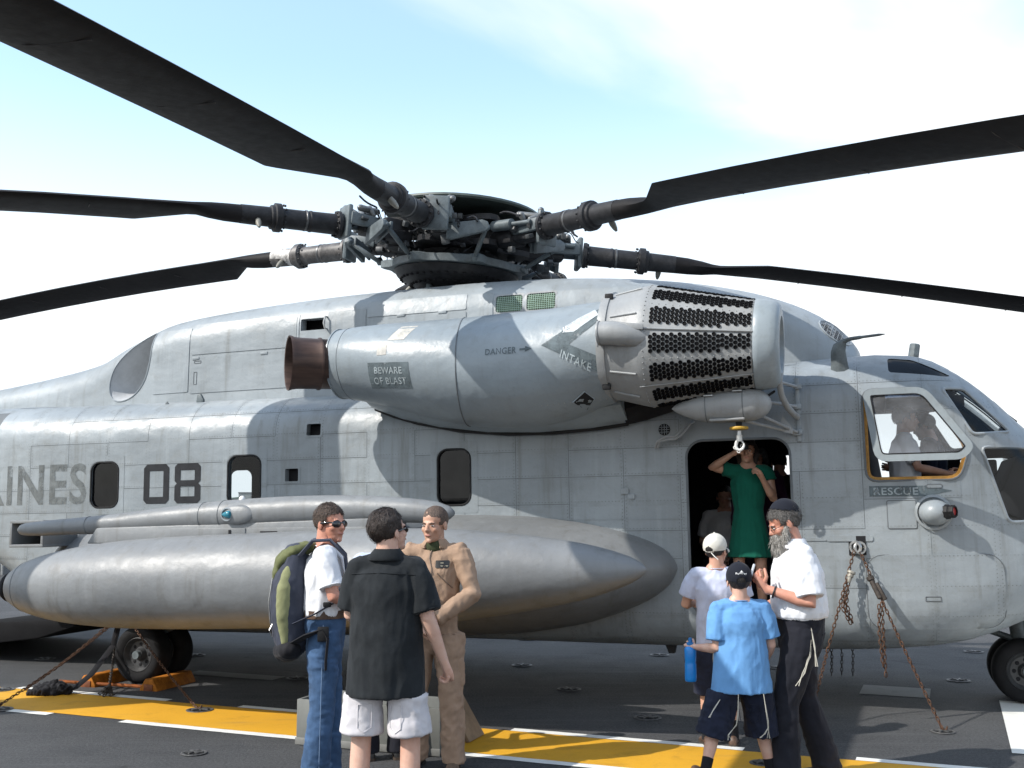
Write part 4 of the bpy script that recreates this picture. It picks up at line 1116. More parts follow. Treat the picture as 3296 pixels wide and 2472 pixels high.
# stand-off lugs on the roof edge
for x, y, z, s in ((-2.72, -1.02, 2.93, .10), (-3.12, -1.05, 2.91, .05), (-.95, -1.0, 2.93, .03)):
    b = MB(); b.prism([(-.4 * s, 0), (.5 * s, 0), (.5 * s, .35 * s), (.1 * s, s), (-.3 * s, s * .9)], (x, y, z), (1, 0, 0), (0, 0, 1), (0, 1, 0), s * .35); b.build('lug', M_HUBGREY, fus, bevel=.005)
# sensor blister with lens
b = MB(); b.ell((4.72, -1.36, 1.63), (.128, .14, .108), None, 28, 16); bl = b.build('sensor_blister', M_PAINT_PLAIN, HELI)
dv = Vector((.86, -.5, .05)).normalized(); o_ = Vector((4.72, -1.36, 1.63)) + Vector((.082, -.075, .004))
b = MB(); b.lathe([(-.03, .064), (.03, .060), (.04, .052), (.05, .054), (.078, .052), (.08, .04), (.065, .04)], o_, dv, 8); b.build('lens_housing', M_BLACK, bl, 20)
b = MB(); b.lathe([(.066, .0), (.066, .039)], o_, dv, 16); b.build('lens', mat('red_lens', (.35, .03, .03), .15), bl)
b = MB(); b.lathe([(.0, .150), (.012, .147), (.02, .128)], (4.71, -1.345, 1.63), (0, -1, 0), 28); b.build('blister_flange', M_PAINT_PLAIN, bl)
# pitot mast and blade aerial
b = MB(); rg = []
for x0, x1, y, z, t in ((3.94, 4.12, -1.20, 2.80, .03), (3.945, 4.09, -1.215, 2.93, .026), (3.95, 4.075, -1.225, 3.05, .022), (3.975, 4.085, -1.23, 3.115, .02), (4.04, 4.11, -1.235, 3.155, .018), (4.12, 4.125, -1.235, 3.168, .012)):
    rg.append([Vector((x0, y, z)), Vector((x0 * .7 + x1 * .3, y - t, z)), Vector((x0 * .3 + x1 * .7, y - t, z)), Vector((x1, y, z)), Vector((x0 * .3 + x1 * .7, y + t, z)), Vector((x0 * .7 + x1 * .3, y + t, z))])
b.loft(rg); b.tube([(4.06, -1.235, 3.135), (4.12, -1.236, 3.155), (4.20, -1.237, 3.163), (4.22, -1.237, 3.165), (4.36, -1.24, 3.175), (4.41, -1.24, 3.178)], [.02, .018, .017, .013, .012, .004], 8); b.build('pitot_mast', M_HUBGREY, HELI, 40)
b = MB(); b.lathe([(0, .06), (.1, .055), (.105, .05), (.24, .048), (.25, .04), (.25, 0)], (4.66, -.05, 3.0), (.18, 0, 1), 8); b.build('aerial', M_HUBGREY, HELI, 25)

# ------------------------------------------------------------------ sponson, stub wing and drop tank
def ring_e(x, yc, zc, ry, rz, n=36): return [Vector((x, yc - ry * math.cos(a), zc + rz * math.sin(a))) for a in (2 * math.pi * j / n for j in range(n))]
SP = [(-4.35, .03, 1.15, .03), (-4.1, .38, 1.14, .32), (-3.5, .82, 1.12, .49), (-2, 1.12, 1.10, .56), (0, 1.12, 1.10, .575), (1.0, .98, 1.11, .545), (1.6, .78, 1.12, .475), (2.0, .57, 1.135, .375), (2.3, .36, 1.15, .26), (2.48, .19, 1.165, .14), (2.56, .03, 1.17, .02)]
b = MB(); xs = [-4.35 + .12 * i for i in range(54)] + [2.2, 2.28, 2.36, 2.42, 2.48, 2.52, 2.545, 2.56]
b.loft([ring_e(x, -1.30, *[crom(SP, x)[i] for i in (1, 0, 2)]) for x in sorted(xs)]); spn = b.build('sponson', M_TANK, HELI, 180)
TK = [(-3.27, .05), (-3.22, .12), (-3.14, .175), (-3.0, .235), (-2.7, .305), (-2.4, .345), (-1.9, .380), (-1.2, .392), (-.3, .392), (.5, .385), (1.0, .362), (1.4, .325), (1.9, .255), (2.2, .195), (2.42, .13), (2.55, .075), (2.61, .03), (2.625, .004)]
ta = Vector((5.895, 0, .175)).normalized(); t0 = Vector((-3.27, -3.1, 1.075))
b = MB(); b.lathe([((x + 3.27), crom(TK, x)[0]) for x in [-3.27 + .1 * i for i in range(55)] + [2.2, 2.3, 2.4, 2.5, 2.56, 2.6, 2.62, 2.625]], t0, ta, 56); tank = b.build('drop_tank', M_TANK, HELI, 60)
for s in (.24,):
    r = crom(TK, -3.27 + s)[0]; b = MB(); b.lathe([(s - .004, r + .002), (s + .004, r + .002)], t0, ta, 56); b.build('tank_seam', M_SEAM, tank)
b = MB(); b.lathe([(-.10, .0), (-.10, .03), (-.02, .10), (.03, .13), (.05, .12)], t0, ta, 24); b.build('tank_tail_cap', M_BLACK, tank)
b = MB(); b.tube([t0 + Vector((-.02, -.1, -.1)), t0 + Vector((-.16, -.1, -.12)), t0 + Vector((-.2, -.1, -.2)), t0 + Vector((-.06, -.1, -.24))], .012, 6); b.build('tail_handle', M_STEEL, tank)
TB = [(-3.36, 1.59, .015), (-3.30, 1.592, .055), (-3.1, 1.60, .068), (-2.6, 1.622, .078), (-2.27, 1.636, .087), (-1.6, 1.675, .112), (-1.0, 1.702, .128), (-.5, 1.722, .126), (0, 1.732, .116), (.45, 1.722, .106), (.8, 1.70, .092), (.95, 1.69, .07), (1.02, 1.685, .02)]
b = MB(); b.loft([ring_e(x, -2.90, *[crom(TB, x)[i] for i in (0, 1, 1)], n=28) for x in [-3.36 + .04 * i for i in range(3)] + [-3.2 + .12 * i for i in range(35)] + [.98, 1.0, 1.02]]); tub = b.build('wing_tip_fairing', M_TANK, HELI, 180)
for x in (-1.32, -1.12, -2.55):
    z, r = crom(TB, x); b = MB(); q = ring_e(x, -2.90, z, r + .001, r + .001); b.tube(q + [q[0]], .003, 4, cap=False); b.build('fairing_seam', M_SEAM, tub)
b = MB(); b.prism([(-2.5, 1.46), (.58, 1.47), (.58, 1.66), (-2.4, 1.60)], (0, -3.0, 0), (1, 0, 0), (0, 0, 1), (0, 1, 0), .16); pyl = b.build('tank_pylon', M_TANK, HELI, bevel=.015)
b = MB(); b.prism([(-2.9, 1.54), (.55, 1.56), (.35, 1.68), (-2.6, 1.64)], (0, -2.85, 0), (1, 0, 0), (0, 0, 1), (0, 1, 0), 1.3); b.build('stub_wing', M_TANK, HELI, bevel=.03)
for x0, x1 in ((-1.60, -.85), (-.83, -.02), (.0, .56)):
    b = MB(); b.box(((x0 + x1) / 2, -3.003, 1.535), (x1 - x0, .012, .10)); b.build('pylon_panel', M_TANK, pyl, bevel=.004)
b = MB(); b.box((-.62, -3.012, 1.55), (.16, .008, .012)); b.box((-1.0, -3.013, 1.545), (.02, .008, .05)); tag(b.build('pylon_slots', M_DARK, pyl), kind='stuff')
z, r = crom(TB, -1.02)
b = MB(); b.ell((-.93, -3.01, z), (.17, .045, .085), None, 24, 12); lt = b.build('light_housing', M_TANK, HELI)
b = MB(); b.torus((-1.01, -3.046, z), (0, -1, 0), .052, .008, 20, 6); b.build('light_ring', M_PAINT_PLAIN, lt)
b = MB(); b.lathe([(0, 0), (.03, .022), (.07, .034), (.09, .03), (.10, 0)], (-1.06, -3.05, z), (1, 0, 0), 12); b.build('position_light', mat('blue_green_lens', (.02, .16, .22), .12), lt)
b = MB(); b.ell((-.94, -2.92, z + .13), (.028, .028, .03), None, 12, 8); b.build('tail_light', mat('clear_lens', (.7, .7, .7), .2), lt)
# dispenser box behind the sponson
b = MB()
for z_ in (1.66, 1.42): b.box((-3.88, -1.99, z_), (.42, .5, .03))
b.box((-4.075, -1.99, 1.54), (.03, .5, .22)); b.box((-3.685, -1.99, 1.54), (.03, .5, .22)); b.box((-3.88, -1.75, 1.54), (.38, .03, .22)); tag(b.build('dispenser_case', M_TANK, HELI, bevel=.006), kind='stuff')
b = MB(); b.box((-3.88, -1.80, 1.54), (.36, .02, .2)); b.build('dispenser_back', M_DARK, HELI)
b = MB(); b.bar((-3.9, -1.7, 1.35), (-3.7, -1.3, 1.3), .2, .25); b.build('dispenser_mount', M_TANK, HELI)

# ------------------------------------------------------------------ rescue hoist
HO = Vector((2.64, -1.90, 2.545)); b = MB()
b.lathe([(0, .004), (.03, .03), (.10, .068), (.20, .108), (.30, .132), (.42, .143), (.60, .146), (.68, .140), (.75, .118), (.80, .085), (.83, .04), (.838, .003)], HO, (1, 0, .012), 32); hoist = b.build('rescue_hoist', M_EAPS, HELI, 180)
for t in (.30, .61):
    r = .1335 if t < .5 else .1465; b = MB(); b.lathe([(t - .004, r), (t + .004, r)], HO, (1, 0, .012), 32); b.build('hoist_seam', M_SEAM, hoist)
b = MB(); b.cap_tube([(2.98, -2.0, 2.425), (3.25, -2.0, 2.428)], .012, 8); b.build('hoist_rail', M_EAPS, hoist)
for a in ((2.97, 2.63), (3.21, 2.66)):
    b = MB(); b.box((a[0], -2.015, a[1]), (.08, .05, .014)); b.build('hoist_latch', M_STEEL, hoist, bevel=.005)
b = MB(); b.tube([(3.2, -1.9, 2.43), (3.2, -1.9, 2.36)], [.03, .022], 10); b.build('cable_guide', M_BLACK, hoist)
b = MB(); b.lathe([(0, .02), (0, .075), (.012, .08), (.024, .075), (.024, .02)], (3.2, -1.9, 2.345), (0, 0, 1), 24); b.build('bump_stop', mat('yellow_stop', (.42, .25, .03), .6, var=.4, scale=20), hoist)
M_HOOK = mat('hook_white', (.72, .72, .70), .4)
b = MB(); b.lathe([(.0, .0), (0, .026), (.05, .028), (.055, .02), (.09, .018)], (3.2, -1.9, 2.245), (0, 0, 1), 12); b.build('hook_swivel', M_STEEL, hoist)
b = MB(); hk = [Vector((3.2 + x, -1.9, 2.25 + z)) for x, z in ((x_ * .74, z_ * .74 + .012) for x_, z_ in ((0, .03), (-.012, 0), (-.035, -.035), (-.045, -.075), (-.03, -.11), (0, -.122), (.032, -.105), (.048, -.07), (.046, -.045)))]
b.tube(hk, [.012, .0135, .0135, .0135, .0135, .0135, .012, .010, .006], 8); b.torus((3.163, -1.9, 2.195), (0, 1, 0), .013, .005, 12, 5); b.torus((3.19, -1.9, 2.162), (0, 1, 0), .011, .0045, 12, 5); b.bar((3.207, -1.9, 2.275), (3.232, -1.9, 2.225), .006, .012); tag(b.build('hoist_hook', M_HOOK, hoist), kind='stuff')
b = MB(); b.box((3.655, -1.362, 2.54), (.035, .02, .56)); br = b.build('strut_rail', M_PAINT_PLAIN, HELI, bevel=.004)
for a, c in (((3.36, -1.85, 2.47), (3.64, -1.40, 2.34)), ((3.22, -1.82, 2.43), (3.62, -1.40, 2.335)), ((3.40, -1.86, 2.58), (3.64, -1.39, 2.565)), ((3.5, -1.86, 2.75), (3.65, -1.39, 2.74))):
    b = MB(); b.tube([a, c], .014, 8); b.build('hoist_strut', M_EAPS, hoist); b = MB(); b.box((c[0] + .01, -1.385, c[2]), (.07, .03, .045)); b.build('strut_foot', M_PAINT_PLAIN, br, bevel=.006)
b = MB(); b.tube([(3.55, -1.93, 2.80), (3.545, -1.90, 2.72), (3.555, -1.82, 2.62), (3.585, -1.68, 2.54), (3.625, -1.52, 2.49), (3.65, -1.42, 2.47)], .027, 10); b.build('drain_hose', M_EAPS, hoist)
b = MB(); b.prism([(-.07, 0), (.05, -.03), (.05, .02), (-.03, .13)], (3.56, -1.50, 2.35), (1, 0, 0), (0, 0, 1), (0, 1, 0), .012); b.build('strut_gusset', M_EAPS, hoist)
b = MB()
for d in (0, .022): b.tube([(2.39 + d, -1.40, 2.24), (2.42 + d, -1.45, 2.30), (2.50 + d, -1.47, 2.335 - d), (2.585, -1.47, 2.335 - d), (2.62 + d, -1.46, 2.37 - d), (2.70 + d, -1.42, 2.45), (2.74, -1.36, 2.47)], .011, 8)
tag(b.build('pipe_pair', M_EAPS, HELI), kind='stuff')

# ------------------------------------------------------------------ landing gear
M_TYRE = mat('tyre_rubber', (.013, .013, .014), .8, var=.3, scale=8, bump=.15, bscale=40, spec=.15)
M_RIM = mat('wheel_rim_shaded', (.035, .036, .038), .5, var=.35, scale=14)  # rim and tyre colours darkened to stand in for the tank's shadow
def wheel(x, y, r, w, parent, zg=0.):
    z = r + zg; h = w / 2
    b = MB(); b.lathe([(-h * .82, r * .60), (-h, r * .74), (-h * .96, r * .88), (-h * .74, r * .975), (-h * .3, r), (h * .3, r), (h * .74, r * .975), (h * .96, r * .88), (h, r * .74), (h * .82, r * .60)], (x, y, z), (0, -1, 0), 40); b.build('tyre', M_TYRE, parent, 40)
    b = MB(); b.lathe([(-h * .6, 0), (-h * .6, r * .60), (h * .74, r * .62), (h * .82, r * .575), (h * .62, r * .52), (h * .40, r * .46), (h * .36, r * .25), (h * .55, r * .20), (h * .75, r * .17), (h * .78, 0)], (x, y, z), (0, -1, 0), 32); b.build('rim', M_RIM, parent, 30)
    b = MB()
    for k in range(8):
        a = k * math.pi / 4; b.ell((x + r * .35 * math.cos(a), y - h * .38, z + r * .35 * math.sin(a)), (r * .07, h * .05, r * .07), None, 8, 4)
    tag(b.build('rim_holes', M_DARK, parent), kind='stuff')
g = bpy.data.objects.new('main_gear', None); COL.objects.link(g); g.parent = HELI
for y in (-1.77, -1.42): wheel(-2.79, y, .285, .23, g, .045)
b = MB(); b.tube([(-2.79, -1.60, .32), (-2.79, -1.60, .75)], .07, 14); b.tube([(-2.79, -1.9, .33), (-2.79, -1.3, .33)], .04, 10); b.tube([(-2.79, -1.6, .5), (-2.3, -1.6, .7)], .04, 10); b.build('strut', M_HUBGREY, g)
g = bpy.data.objects.new('nose_gear', None); COL.objects.link(g); g.parent = HELI
for y in (-.185, .185): wheel(5.46, y, .285, .22, g, -.085)
b = MB(); b.tube([(5.46, 0, .2), (5.40, 0, .9)], .06, 14); b.tube([(5.46, -.3, .2), (5.46, .3, .2)], .035, 10); b.tube([(5.42, 0, .45), (4.95, 0, .62)], .03, 10); b.build('strut', M_HUBGREY, g)
b = MB(); b.box((5.75, -.42, .62), (.5, .02, .35)); b.box((5.75, .42, .62), (.5, .02, .35)); tag(b.build('gear_doors', M_PAINT, g, bevel=.005), kind='stuff')
b = MB(); b.prism([(2.36, .46), (2.46, .46), (2.44, .38), (2.39, .38)], (0, -1.05, 0), (1, 0, 0), (0, 0, 1), (0, 1, 0), .08); b.build('belly_drain', M_HUBDARK, HELI)
# lowered tail ramp
b = MB(); b.prism([(-7.4, .06), (-4.7, .36), (-4.2, .50), (-4.3, .58), (-5.8, .50), (-7.4, .20)], (0, -1.12, 0), (1, 0, 0), (0, 0, 1), (0, 1, 0), 2.24); b.build('tail_ramp', mat('ramp_in_shade', (.012, .012, .013), .85, spec=.08), HELI, bevel=.02)  # near-black colour stands in for shadow falling on the ramp
# tie-down ring on the side
b = MB(); b.box(on(FREF, 4.09, 1.36, .006), (.14, .012, .16)); rg_ = b.build('tie_down_recess', M_DARK, HELI)
b = MB(); b.torus((4.075, -1.385, 1.345), (.5, 1, 0), .045, .014, 16, 6); b.torus((4.11, -1.385, 1.34), (-.5, 1, 0), .045, .014, 16, 6); tag(b.build('shackles', M_STEEL, rg_), kind='stuff')

# ------------------------------------------------------------------ people
def remesh(mb, voxel, smooth=2):
    """union the closed blobs of mb into one even surface"""
    me = mb.mesh('tmp'); o = bpy.data.objects.new('tmp', me); COL.objects.link(o)
    md = o.modifiers.new('r', 'REMESH'); md.mode = 'VOXEL'; md.voxel_size = voxel; md.adaptivity = 0
    if smooth:
        ms = o.modifiers.new('s', 'SMOOTH'); ms.iterations = smooth; ms.factor = .5
    dg = bpy.context.evaluated_depsgraph_get()
    out = bpy.data.meshes.new_from_object(o.evaluated_get(dg))
    bpy.data.objects.remove(o); bpy.data.meshes.remove(me)
    return out
def wrinkle(me, amp, sc, seed=0., amp2=0.):
    """fold relief pushed along the normals"""
    o = Vector((seed * 3.7, seed * 1.3, seed * 7.1)); co = []
    ns = [v.normal.copy() for v in me.vertices]
    for v, n in zip(me.vertices, ns):
        p = v.co; q = Vector((p.x * sc[0], p.y * sc[1], p.z * sc[2])) + o
        w = noise.noise(q * .45) * .9
        r = 1 - abs(noise.noise(q + Vector((w, w, w)))) * 2.4
        r2 = 1 - abs(noise.noise(q.zxy * 1.9 + Vector((w, 5 + w, w)) + Vector((p.z * 3, 0, p.x * 4)))) * 2.4
        r3 = 1 - abs(noise.noise(q * 2.3 + Vector((7, w * 2, 3)))) * 3.4
        d = amp * (max(r, -.5) * .8 + max(r2, -.5) * .55 + max(r3, 0) ** 2 * .16 - .28)
        if amp2: d += amp2 * noise.noise(p * 55 + o)
        co.append(p + n * d)
    for v, c in zip(me.vertices, co): v.co = c
    me.update()
def merge_meshes(name, meshes):
    bm = bmesh.new()
    for m_ in meshes: bm.from_mesh(m_)
    me = bpy.data.meshes.new(name); bm.to_mesh(me); bm.free()
    for m_ in meshes: bpy.data.meshes.remove(m_)
    return me
def skin_mat(name, col):
    m, nt, N, L, b = new_mat(name); oc = objc(nt)
    n1 = nz(nt, oc, 9, 5, .6); n2 = nz(nt, oc, 70, 3, .6)
    c = mixc(nt, rng(nt, n1, .3, .7), tuple(x * y for x, y in zip(col, (.86, .74, .70))), col)
    c = mixc(nt, mth(nt, 'MULTIPLY', n2, .25), c, tuple(x * .75 for x in col))
    L.new(c, b.inputs['Base Color']); b.inputs['Roughness'].default_value = .5
    b.inputs['Subsurface Weight'].default_value = .08; b.inputs['Subsurface Radius'].default_value = (.012, .005, .003); b.inputs['Subsurface Scale'].default_value = .6
    bumpn(nt, b, n2, .15, .004); return m
def cloth(name, col, var=.09, rough=.85, weave=420):
    if name in MATS: return MATS[name]
    m, nt, N, L, b = new_mat(name); oc = objc(nt)
    n1 = nz(nt, oc, 7, 5, .6); n2 = nz(nt, oc, weave * .4, 2, .5)
    c = mixc(nt, rng(nt, n1, .3, .7), tuple(x * (1 - var) for x in col), tuple(min(1, x * (1 + var * .6)) for x in col))
    c = mixc(nt, mth(nt, 'MULTIPLY', n2, .3), c, tuple(x * .72 for x in col))
    L.new(c, b.inputs['Base Color']); b.inputs['Roughness'].default_value = rough; b.inputs['Sheen Weight'].default_value = .06; b.inputs['Specular IOR Level'].default_value = .12
    bumpn(nt, b, n2, .25, .003); MATS[name] = m; return m
def hair_mat(name, col):
    if name in MATS: return MATS[name]
    m, nt, N, L, b = new_mat(name); oc = objc(nt); n1 = nz(nt, oc, 30, 4, .6, sc=(3, 3, .6)); n2 = nz(nt, oc, 90, 3, .7, sc=(3, 1, 1))
    L.new(mixc(nt, rng(nt, n2, .35, .7), tuple(x * .45 for x in col), tuple(min(1, x * 1.5) for x in col)), b.inputs['Base Color'])
    b.inputs['Roughness'].default_value = .5; bumpn(nt, b, mth(nt, 'ADD', n1, n2), .8, .01); MATS[name] = m; return m
SKIN = skin_mat('skin_fair', (.56, .33, .24)); SKIN_R = skin_mat('skin_ruddy', (.55, .27, .19)); SKIN_L = skin_mat('skin_light', (.62, .40, .31)); SKIN_T = skin_mat('skin_tanned', (.50, .30, .21))
M_SHADES = mat('dark_lens', (.010, .010, .012), .08, spec=.8)
M_EYE = mat('eye_white', (.55, .50, .47), .3); M_IRIS = mat('eye_dark', (.03, .022, .018), .2); M_LIP = mat('lips', (.36, .15, .12), .5)

def hand(body, fingers, wrist, d, nrm, side, curl=.5, spread=1.):
    """palm joined to the arm; five separate bent fingers. d: wrist to knuckles, nrm: out of the back of the hand, side: +1 thumb along nrm x d"""
    wrist = Vector(wrist); d = Vector(d).normalized(); nrm = Vector(nrm); nrm = (nrm - d * nrm.dot(d)).normalized(); t = nrm.cross(d).normalized() * side
    kn = wrist + d * .088
    body.cap_tube([wrist - d * .02, wrist + d * .03, wrist + d * .062, wrist + d * .082], [.027, .036, .040, .038], 12, [.85, .62, .50, .45])
    s_, u_ = frame_of(d)
    body.box(wrist + d * .052, (.06, .06, .03), Matrix((t, d, nrm)).transposed())
    for i, (off, ln) in enumerate(((.030, .072), (.010, .080), (-.010, .074), (-.029, .058))):
        p = kn + t * off - d * .012; a = rad(8 * (1.5 - i)) * .35 * spread; dd = (d * math.cos(a) + t * math.sin(a)); P = [p]; ang = 0
        for k, f in enumerate((.45, .32, .23)):
            ang += curl * (.55 if k == 0 else .85)
            v = dd * math.cos(ang) - nrm * math.sin(ang); P.append(P[-1] + v * ln * f)
        fingers.cap_tube(P, [.0098, .0092, .0086, .0074], 8)
    p = wrist + d * .030 + t * .030; th = (d * .62 + t * .70 - nrm * .25).normalized(); th2 = (d * .90 + t * .12 - nrm * (.30 + .3 * curl)).normalized()
    fingers.cap_tube([p - t * .012, p + th * .036, p + th * .036 + th2 * .030, p + th * .036 + th2 * .052], [.0135, .0118, .0105, .0085], 8)
def head_blobs(b, fem=0., child=0.):
    j = 1 - .12 * fem - .10 * child
    b.ell((0, -.012, .036), (.0765, .097, .086), None, 24, 16); b.ell((0, .030, -.028), (.061, .064, .082), None, 20, 14)
    b.ell((0, .034, -.075), (.050 * j, .052, .040), None, 16, 10); b.ell((0, .074, -.098), (.021 * j, .016, .017), None, 12, 8)
    b.ell((0, .080, .017), (.050, .013, .0115), None, 14, 8); b.tube([(0, .086, .016), (0, .095, -.005), (0, .108, -.028), (0, .092, -.038)], [.008, .010, .0135, .012], 8)
    for s in (-1, 1):
        b.ell((s * .037, .056, -.026), (.025, .030, .024), None, 12, 8); b.ell((s * .010, .096, -.032), (.008, .010, .008), None, 8, 6)
        b.ell((s * .079, -.006, -.008), (.008, .019, .031), Matrix.Rotation(rad(12) * s, 3, 'Z'), 12, 8)
    b.ell((0, .086, -.061), (.024, .011, .010), None, 12, 8)
def tuck(me, outer, cond, depth=.006, reach=.035):
    """draw the vertices that stick out of an outer garment back beneath it"""
    bv = BVHTree.FromPolygons([v.co[:] for v in outer.vertices], [tuple(p.vertices) for p in outer.polygons])
    for v in me.vertices:
        if not cond(v.co): continue
        h, n, i, d = bv.find_nearest(v.co, reach)
        if h is None: continue
        sgn = (v.co - h).dot(n)
        if sgn > -depth: v.co = h - n * depth
    me.update()
def strands(me, n, ln, comb, lift=.3, w=.0022, seed=1):
    """short tapered locks rooted on a hair shell, combed along comb"""
    rr = random.Random(seed); ps = list(me.polygons); b = MB()
    vs = [v.co.copy() for v in me.vertices]; fs = [tuple(p.vertices) for p in ps]; b.add(vs, fs)
    ctr = [(p.center.copy(), p.normal.copy()) for p in ps]; c0 = sum((c for c, _ in ctr), Vector()) / len(ctr)
    for _ in range(n):
        c, nr = rr.choice(ctr)
        if nr.dot(c - c0) < 0: nr = -nr
        d = Vector(comb) + Vector((rr.uniform(-.5, .5), rr.uniform(-.5, .5), rr.uniform(-.35, .35))); d = (d - nr * d.dot(nr)).normalized()
        s_ = nr.cross(d).normalized() * w * rr.uniform(.6, 1.3); L_ = ln * rr.uniform(.5, 1.2); p0 = c + Vector((rr.uniform(-.004, .004),) * 3)
        p1 = p0 + (d + nr * lift).normalized() * L_ * .5; p2 = p1 + (d + nr * lift * .1).normalized() * L_ * .5
        b.add([p0 - s_, p0 + s_, p1 + s_ * .8, p1 - s_ * .8, p2], [(0, 1, 2, 3), (3, 2, 4)])
    return b.mesh(me.name)
def person(label, loc, rotz, h, pose, top, bottom, shoes, skin=SKIN, hair=None, cap=None, shades=False, voxel=.0085, fem=0., child=0., group=None, extra=None, z0=0., face=True):
    root = empty('person', (loc[0], loc[1], z0), (0, 0, rad(rotz)), label, 'person', group)
    k = h / 1.78; root.scale = (k, k, k)
    J = dict(pel=(0, 0, .95), chest=(0, 0, 1.33), neck=(0, -.005, 1.49), head=(0, .025, 1.622), hy=0, hp=0, hr=0, hs=1.05,
             shl=(-.185, 0, 1.435), shr=(.185, 0, 1.435), ell=(-.25, -.03, 1.14), elr=(.25, -.03, 1.14), wrl=(-.26, .03, .89), wrr=(.26, .03, .89),
             hil=(-.095, 0, .93), hir=(.095, 0, .93), knl=(-.105, .02, .50), knr=(.105, .02, .50), anl=(-.11, -.02, .085), anr=(.11, -.02, .085), tl=8, tr=-8, girth=1., curl=.6)
    J.update(pose); V = {q: Vector(v) for q, v in J.items() if isinstance(v, tuple)}
    g = J['girth']; ch = V['chest']; pel = V['pel']; nk = V['neck']
    # ---- body: one surface
    b = MB(); fg = MB()
    b.cap_tube([pel + Vector((0, 0, -.06)), pel + Vector((0, 0, .08)), pel.lerp(ch, .55), ch, ch.lerp(nk, .6)], [.14 * g, .145 * g, .13 * g, .15 * g, .12], 18, [.72, .72, .74, .68, .62])
    b.cap_tube([ch.lerp(nk, .5), nk, V['head'] + Vector((0, -.022, -.03))], [.09, .063, .060], 14, [.8, 1, 1])
    for s in 'lr':
        sh, el, wr = V['sh' + s], V['el' + s], V['wr' + s]
        b.cap_tube([ch.lerp(nk, .45), sh, sh.lerp(el, .3), sh.lerp(el, .75), el, el.lerp(wr, .25), el.lerp(wr, .7), wr], [.07, .060, .052, .044, .042, .042, .033, .027], 12)
        d = J.get('hd' + s) or (wr - el); nr = J.get('hn' + s) or ((-1 if s == 'l' else 1), .2, 0)
        hand(b, fg, wr + (wr - el).normalized() * .005, d, nr, (1 if s == 'r' else -1) * J.get('thumb' + s, 1), J['curl'])
        hi, kn, an = V['hi' + s], V['kn' + s], V['an' + s]
        b.cap_tube([hi, hi.lerp(kn, .35), hi.lerp(kn, .85), kn, kn.lerp(an, .25), kn.lerp(an, .45), kn.lerp(an, .85), an], [.088, .080, .058, .055, .056, .054, .038, .038], 14)
    bme = remesh(b, voxel, 2)
    hb = MB(); head_blobs(hb, fem, child); hme = remesh(hb, .0055 if face else .008, 2)
    hs = J['hs']
    HMx = Matrix.Translation(V['head']) @ Matrix.Rotation(rad(J['hy']), 4, 'Z') @ Matrix.Rotation(rad(J['hp']), 4, 'X') @ Matrix.Rotation(rad(J['hr']), 4, 'Y') @ Matrix.Diagonal((hs, hs, hs, 1))
    hme.transform(HMx); fme = fg.mesh('f')
    me = merge_meshes('body', [bme, hme, fme]); mkobj('body', me, skin, root, 180)
    def hobj(b_, name, m, sm=60, par=root):
        q = b_.mesh(name) if isinstance(b_, MB) else b_
        q.transform(HMx); return mkobj(name, q, m, par, sm)
    if face:
        for s in (-1, 1):
            if not shades:
                e = MB(); e.ell((s * .031, .081, -.001), (.0125, .007, .006), None, 12, 8); hobj(e, 'eye', M_EYE)
                e = MB(); e.ell((s * .031, .0865, -.001), (.0062, .003, .0058), None, 10, 6); hobj(e, 'iris', M_IRIS)
            e = MB(); e.tube([(s * .014, .091, .013), (s * .031, .0915, .019), (s * .050, .078, .014)], [.0035, .0045, .002], 6); hobj(e, 'eyebrow', hair[1] if hair else M_IRIS)
        e = MB(); e.ell((0, .0935, -.0615), (.021, .0052, .0062), None, 12, 6); hobj(e, 'lips', M_LIP)
    if shades:
        e = MB()
        for s in (-1, 1):
            e.ell((s * .034, .088, -.003), (.033, .011, .0215), Matrix.Rotation(rad(-16) * s, 3, 'Z'), 16, 8); e.tube([(s * .058, .078, .006), (s * .077, .05, .006), (s * .082, .0, .004)], .005, 6)
        e.tube([(-.012, .100, .004), (.012, .100, .004)], .005, 6); tag(hobj(e, 'sunglasses', M_SHADES), kind='stuff')
    # ---- hair
    if hair:
        style, hm = hair[:2]; hb = MB(); gr = {'buzz': .003, 'short': .007, 'full': .009, 'bob': .018}[style]
        hb.ell((0, -.012, .036), (.0765 + gr, .097 + gr, .086 + gr), None, 56, 40); q = hb.mesh('hair')
        bm = bmesh.new(); bm.from_mesh(q); kill = []
        for f in bm.faces:
            c = f.calc_center_median(); fr = .052 if style != 'full' else .060
            keep = (c.z > fr + (c.y - .05) * .25) if c.y > .02 else (c.z > (-.045 if c.y < -.03 else -.005) if style != 'bob' else True)
            if style == 'full' and c.y < -.02: keep = c.z > -.085
            if style == 'bob' and c.y > .02: keep = c.z > .05 or abs(c.x) > .07
            if abs(c.x) > .06 and c.y > -.01 and c.y < .045: keep = c.z > (-.0 if style != 'bob' else -.1)
            if not keep: kill.append(f)
        bmesh.ops.delete(bm, geom=kill, context='FACES'); bm.to_mesh(q); bm.free()
        for v in q.vertices:
            n = (v.co - Vector((0, -.012, .036))).normalized(); v.co += n * (noise.noise(Vector((v.co.x * 40, v.co.y * 22, v.co.z * 22))) * gr * .7 + noise.noise(v.co * 110) * gr * .3) + Vector((0, -.004, 0))
        if style != 'buzz' and face and not cap: q = strands(q, 1800, .022 if style == 'full' else .022, (0, -.5, -.8), .10 if style == 'full' else .28, seed=len(label))
        ho = hobj(q, 'hair', hm, 180)
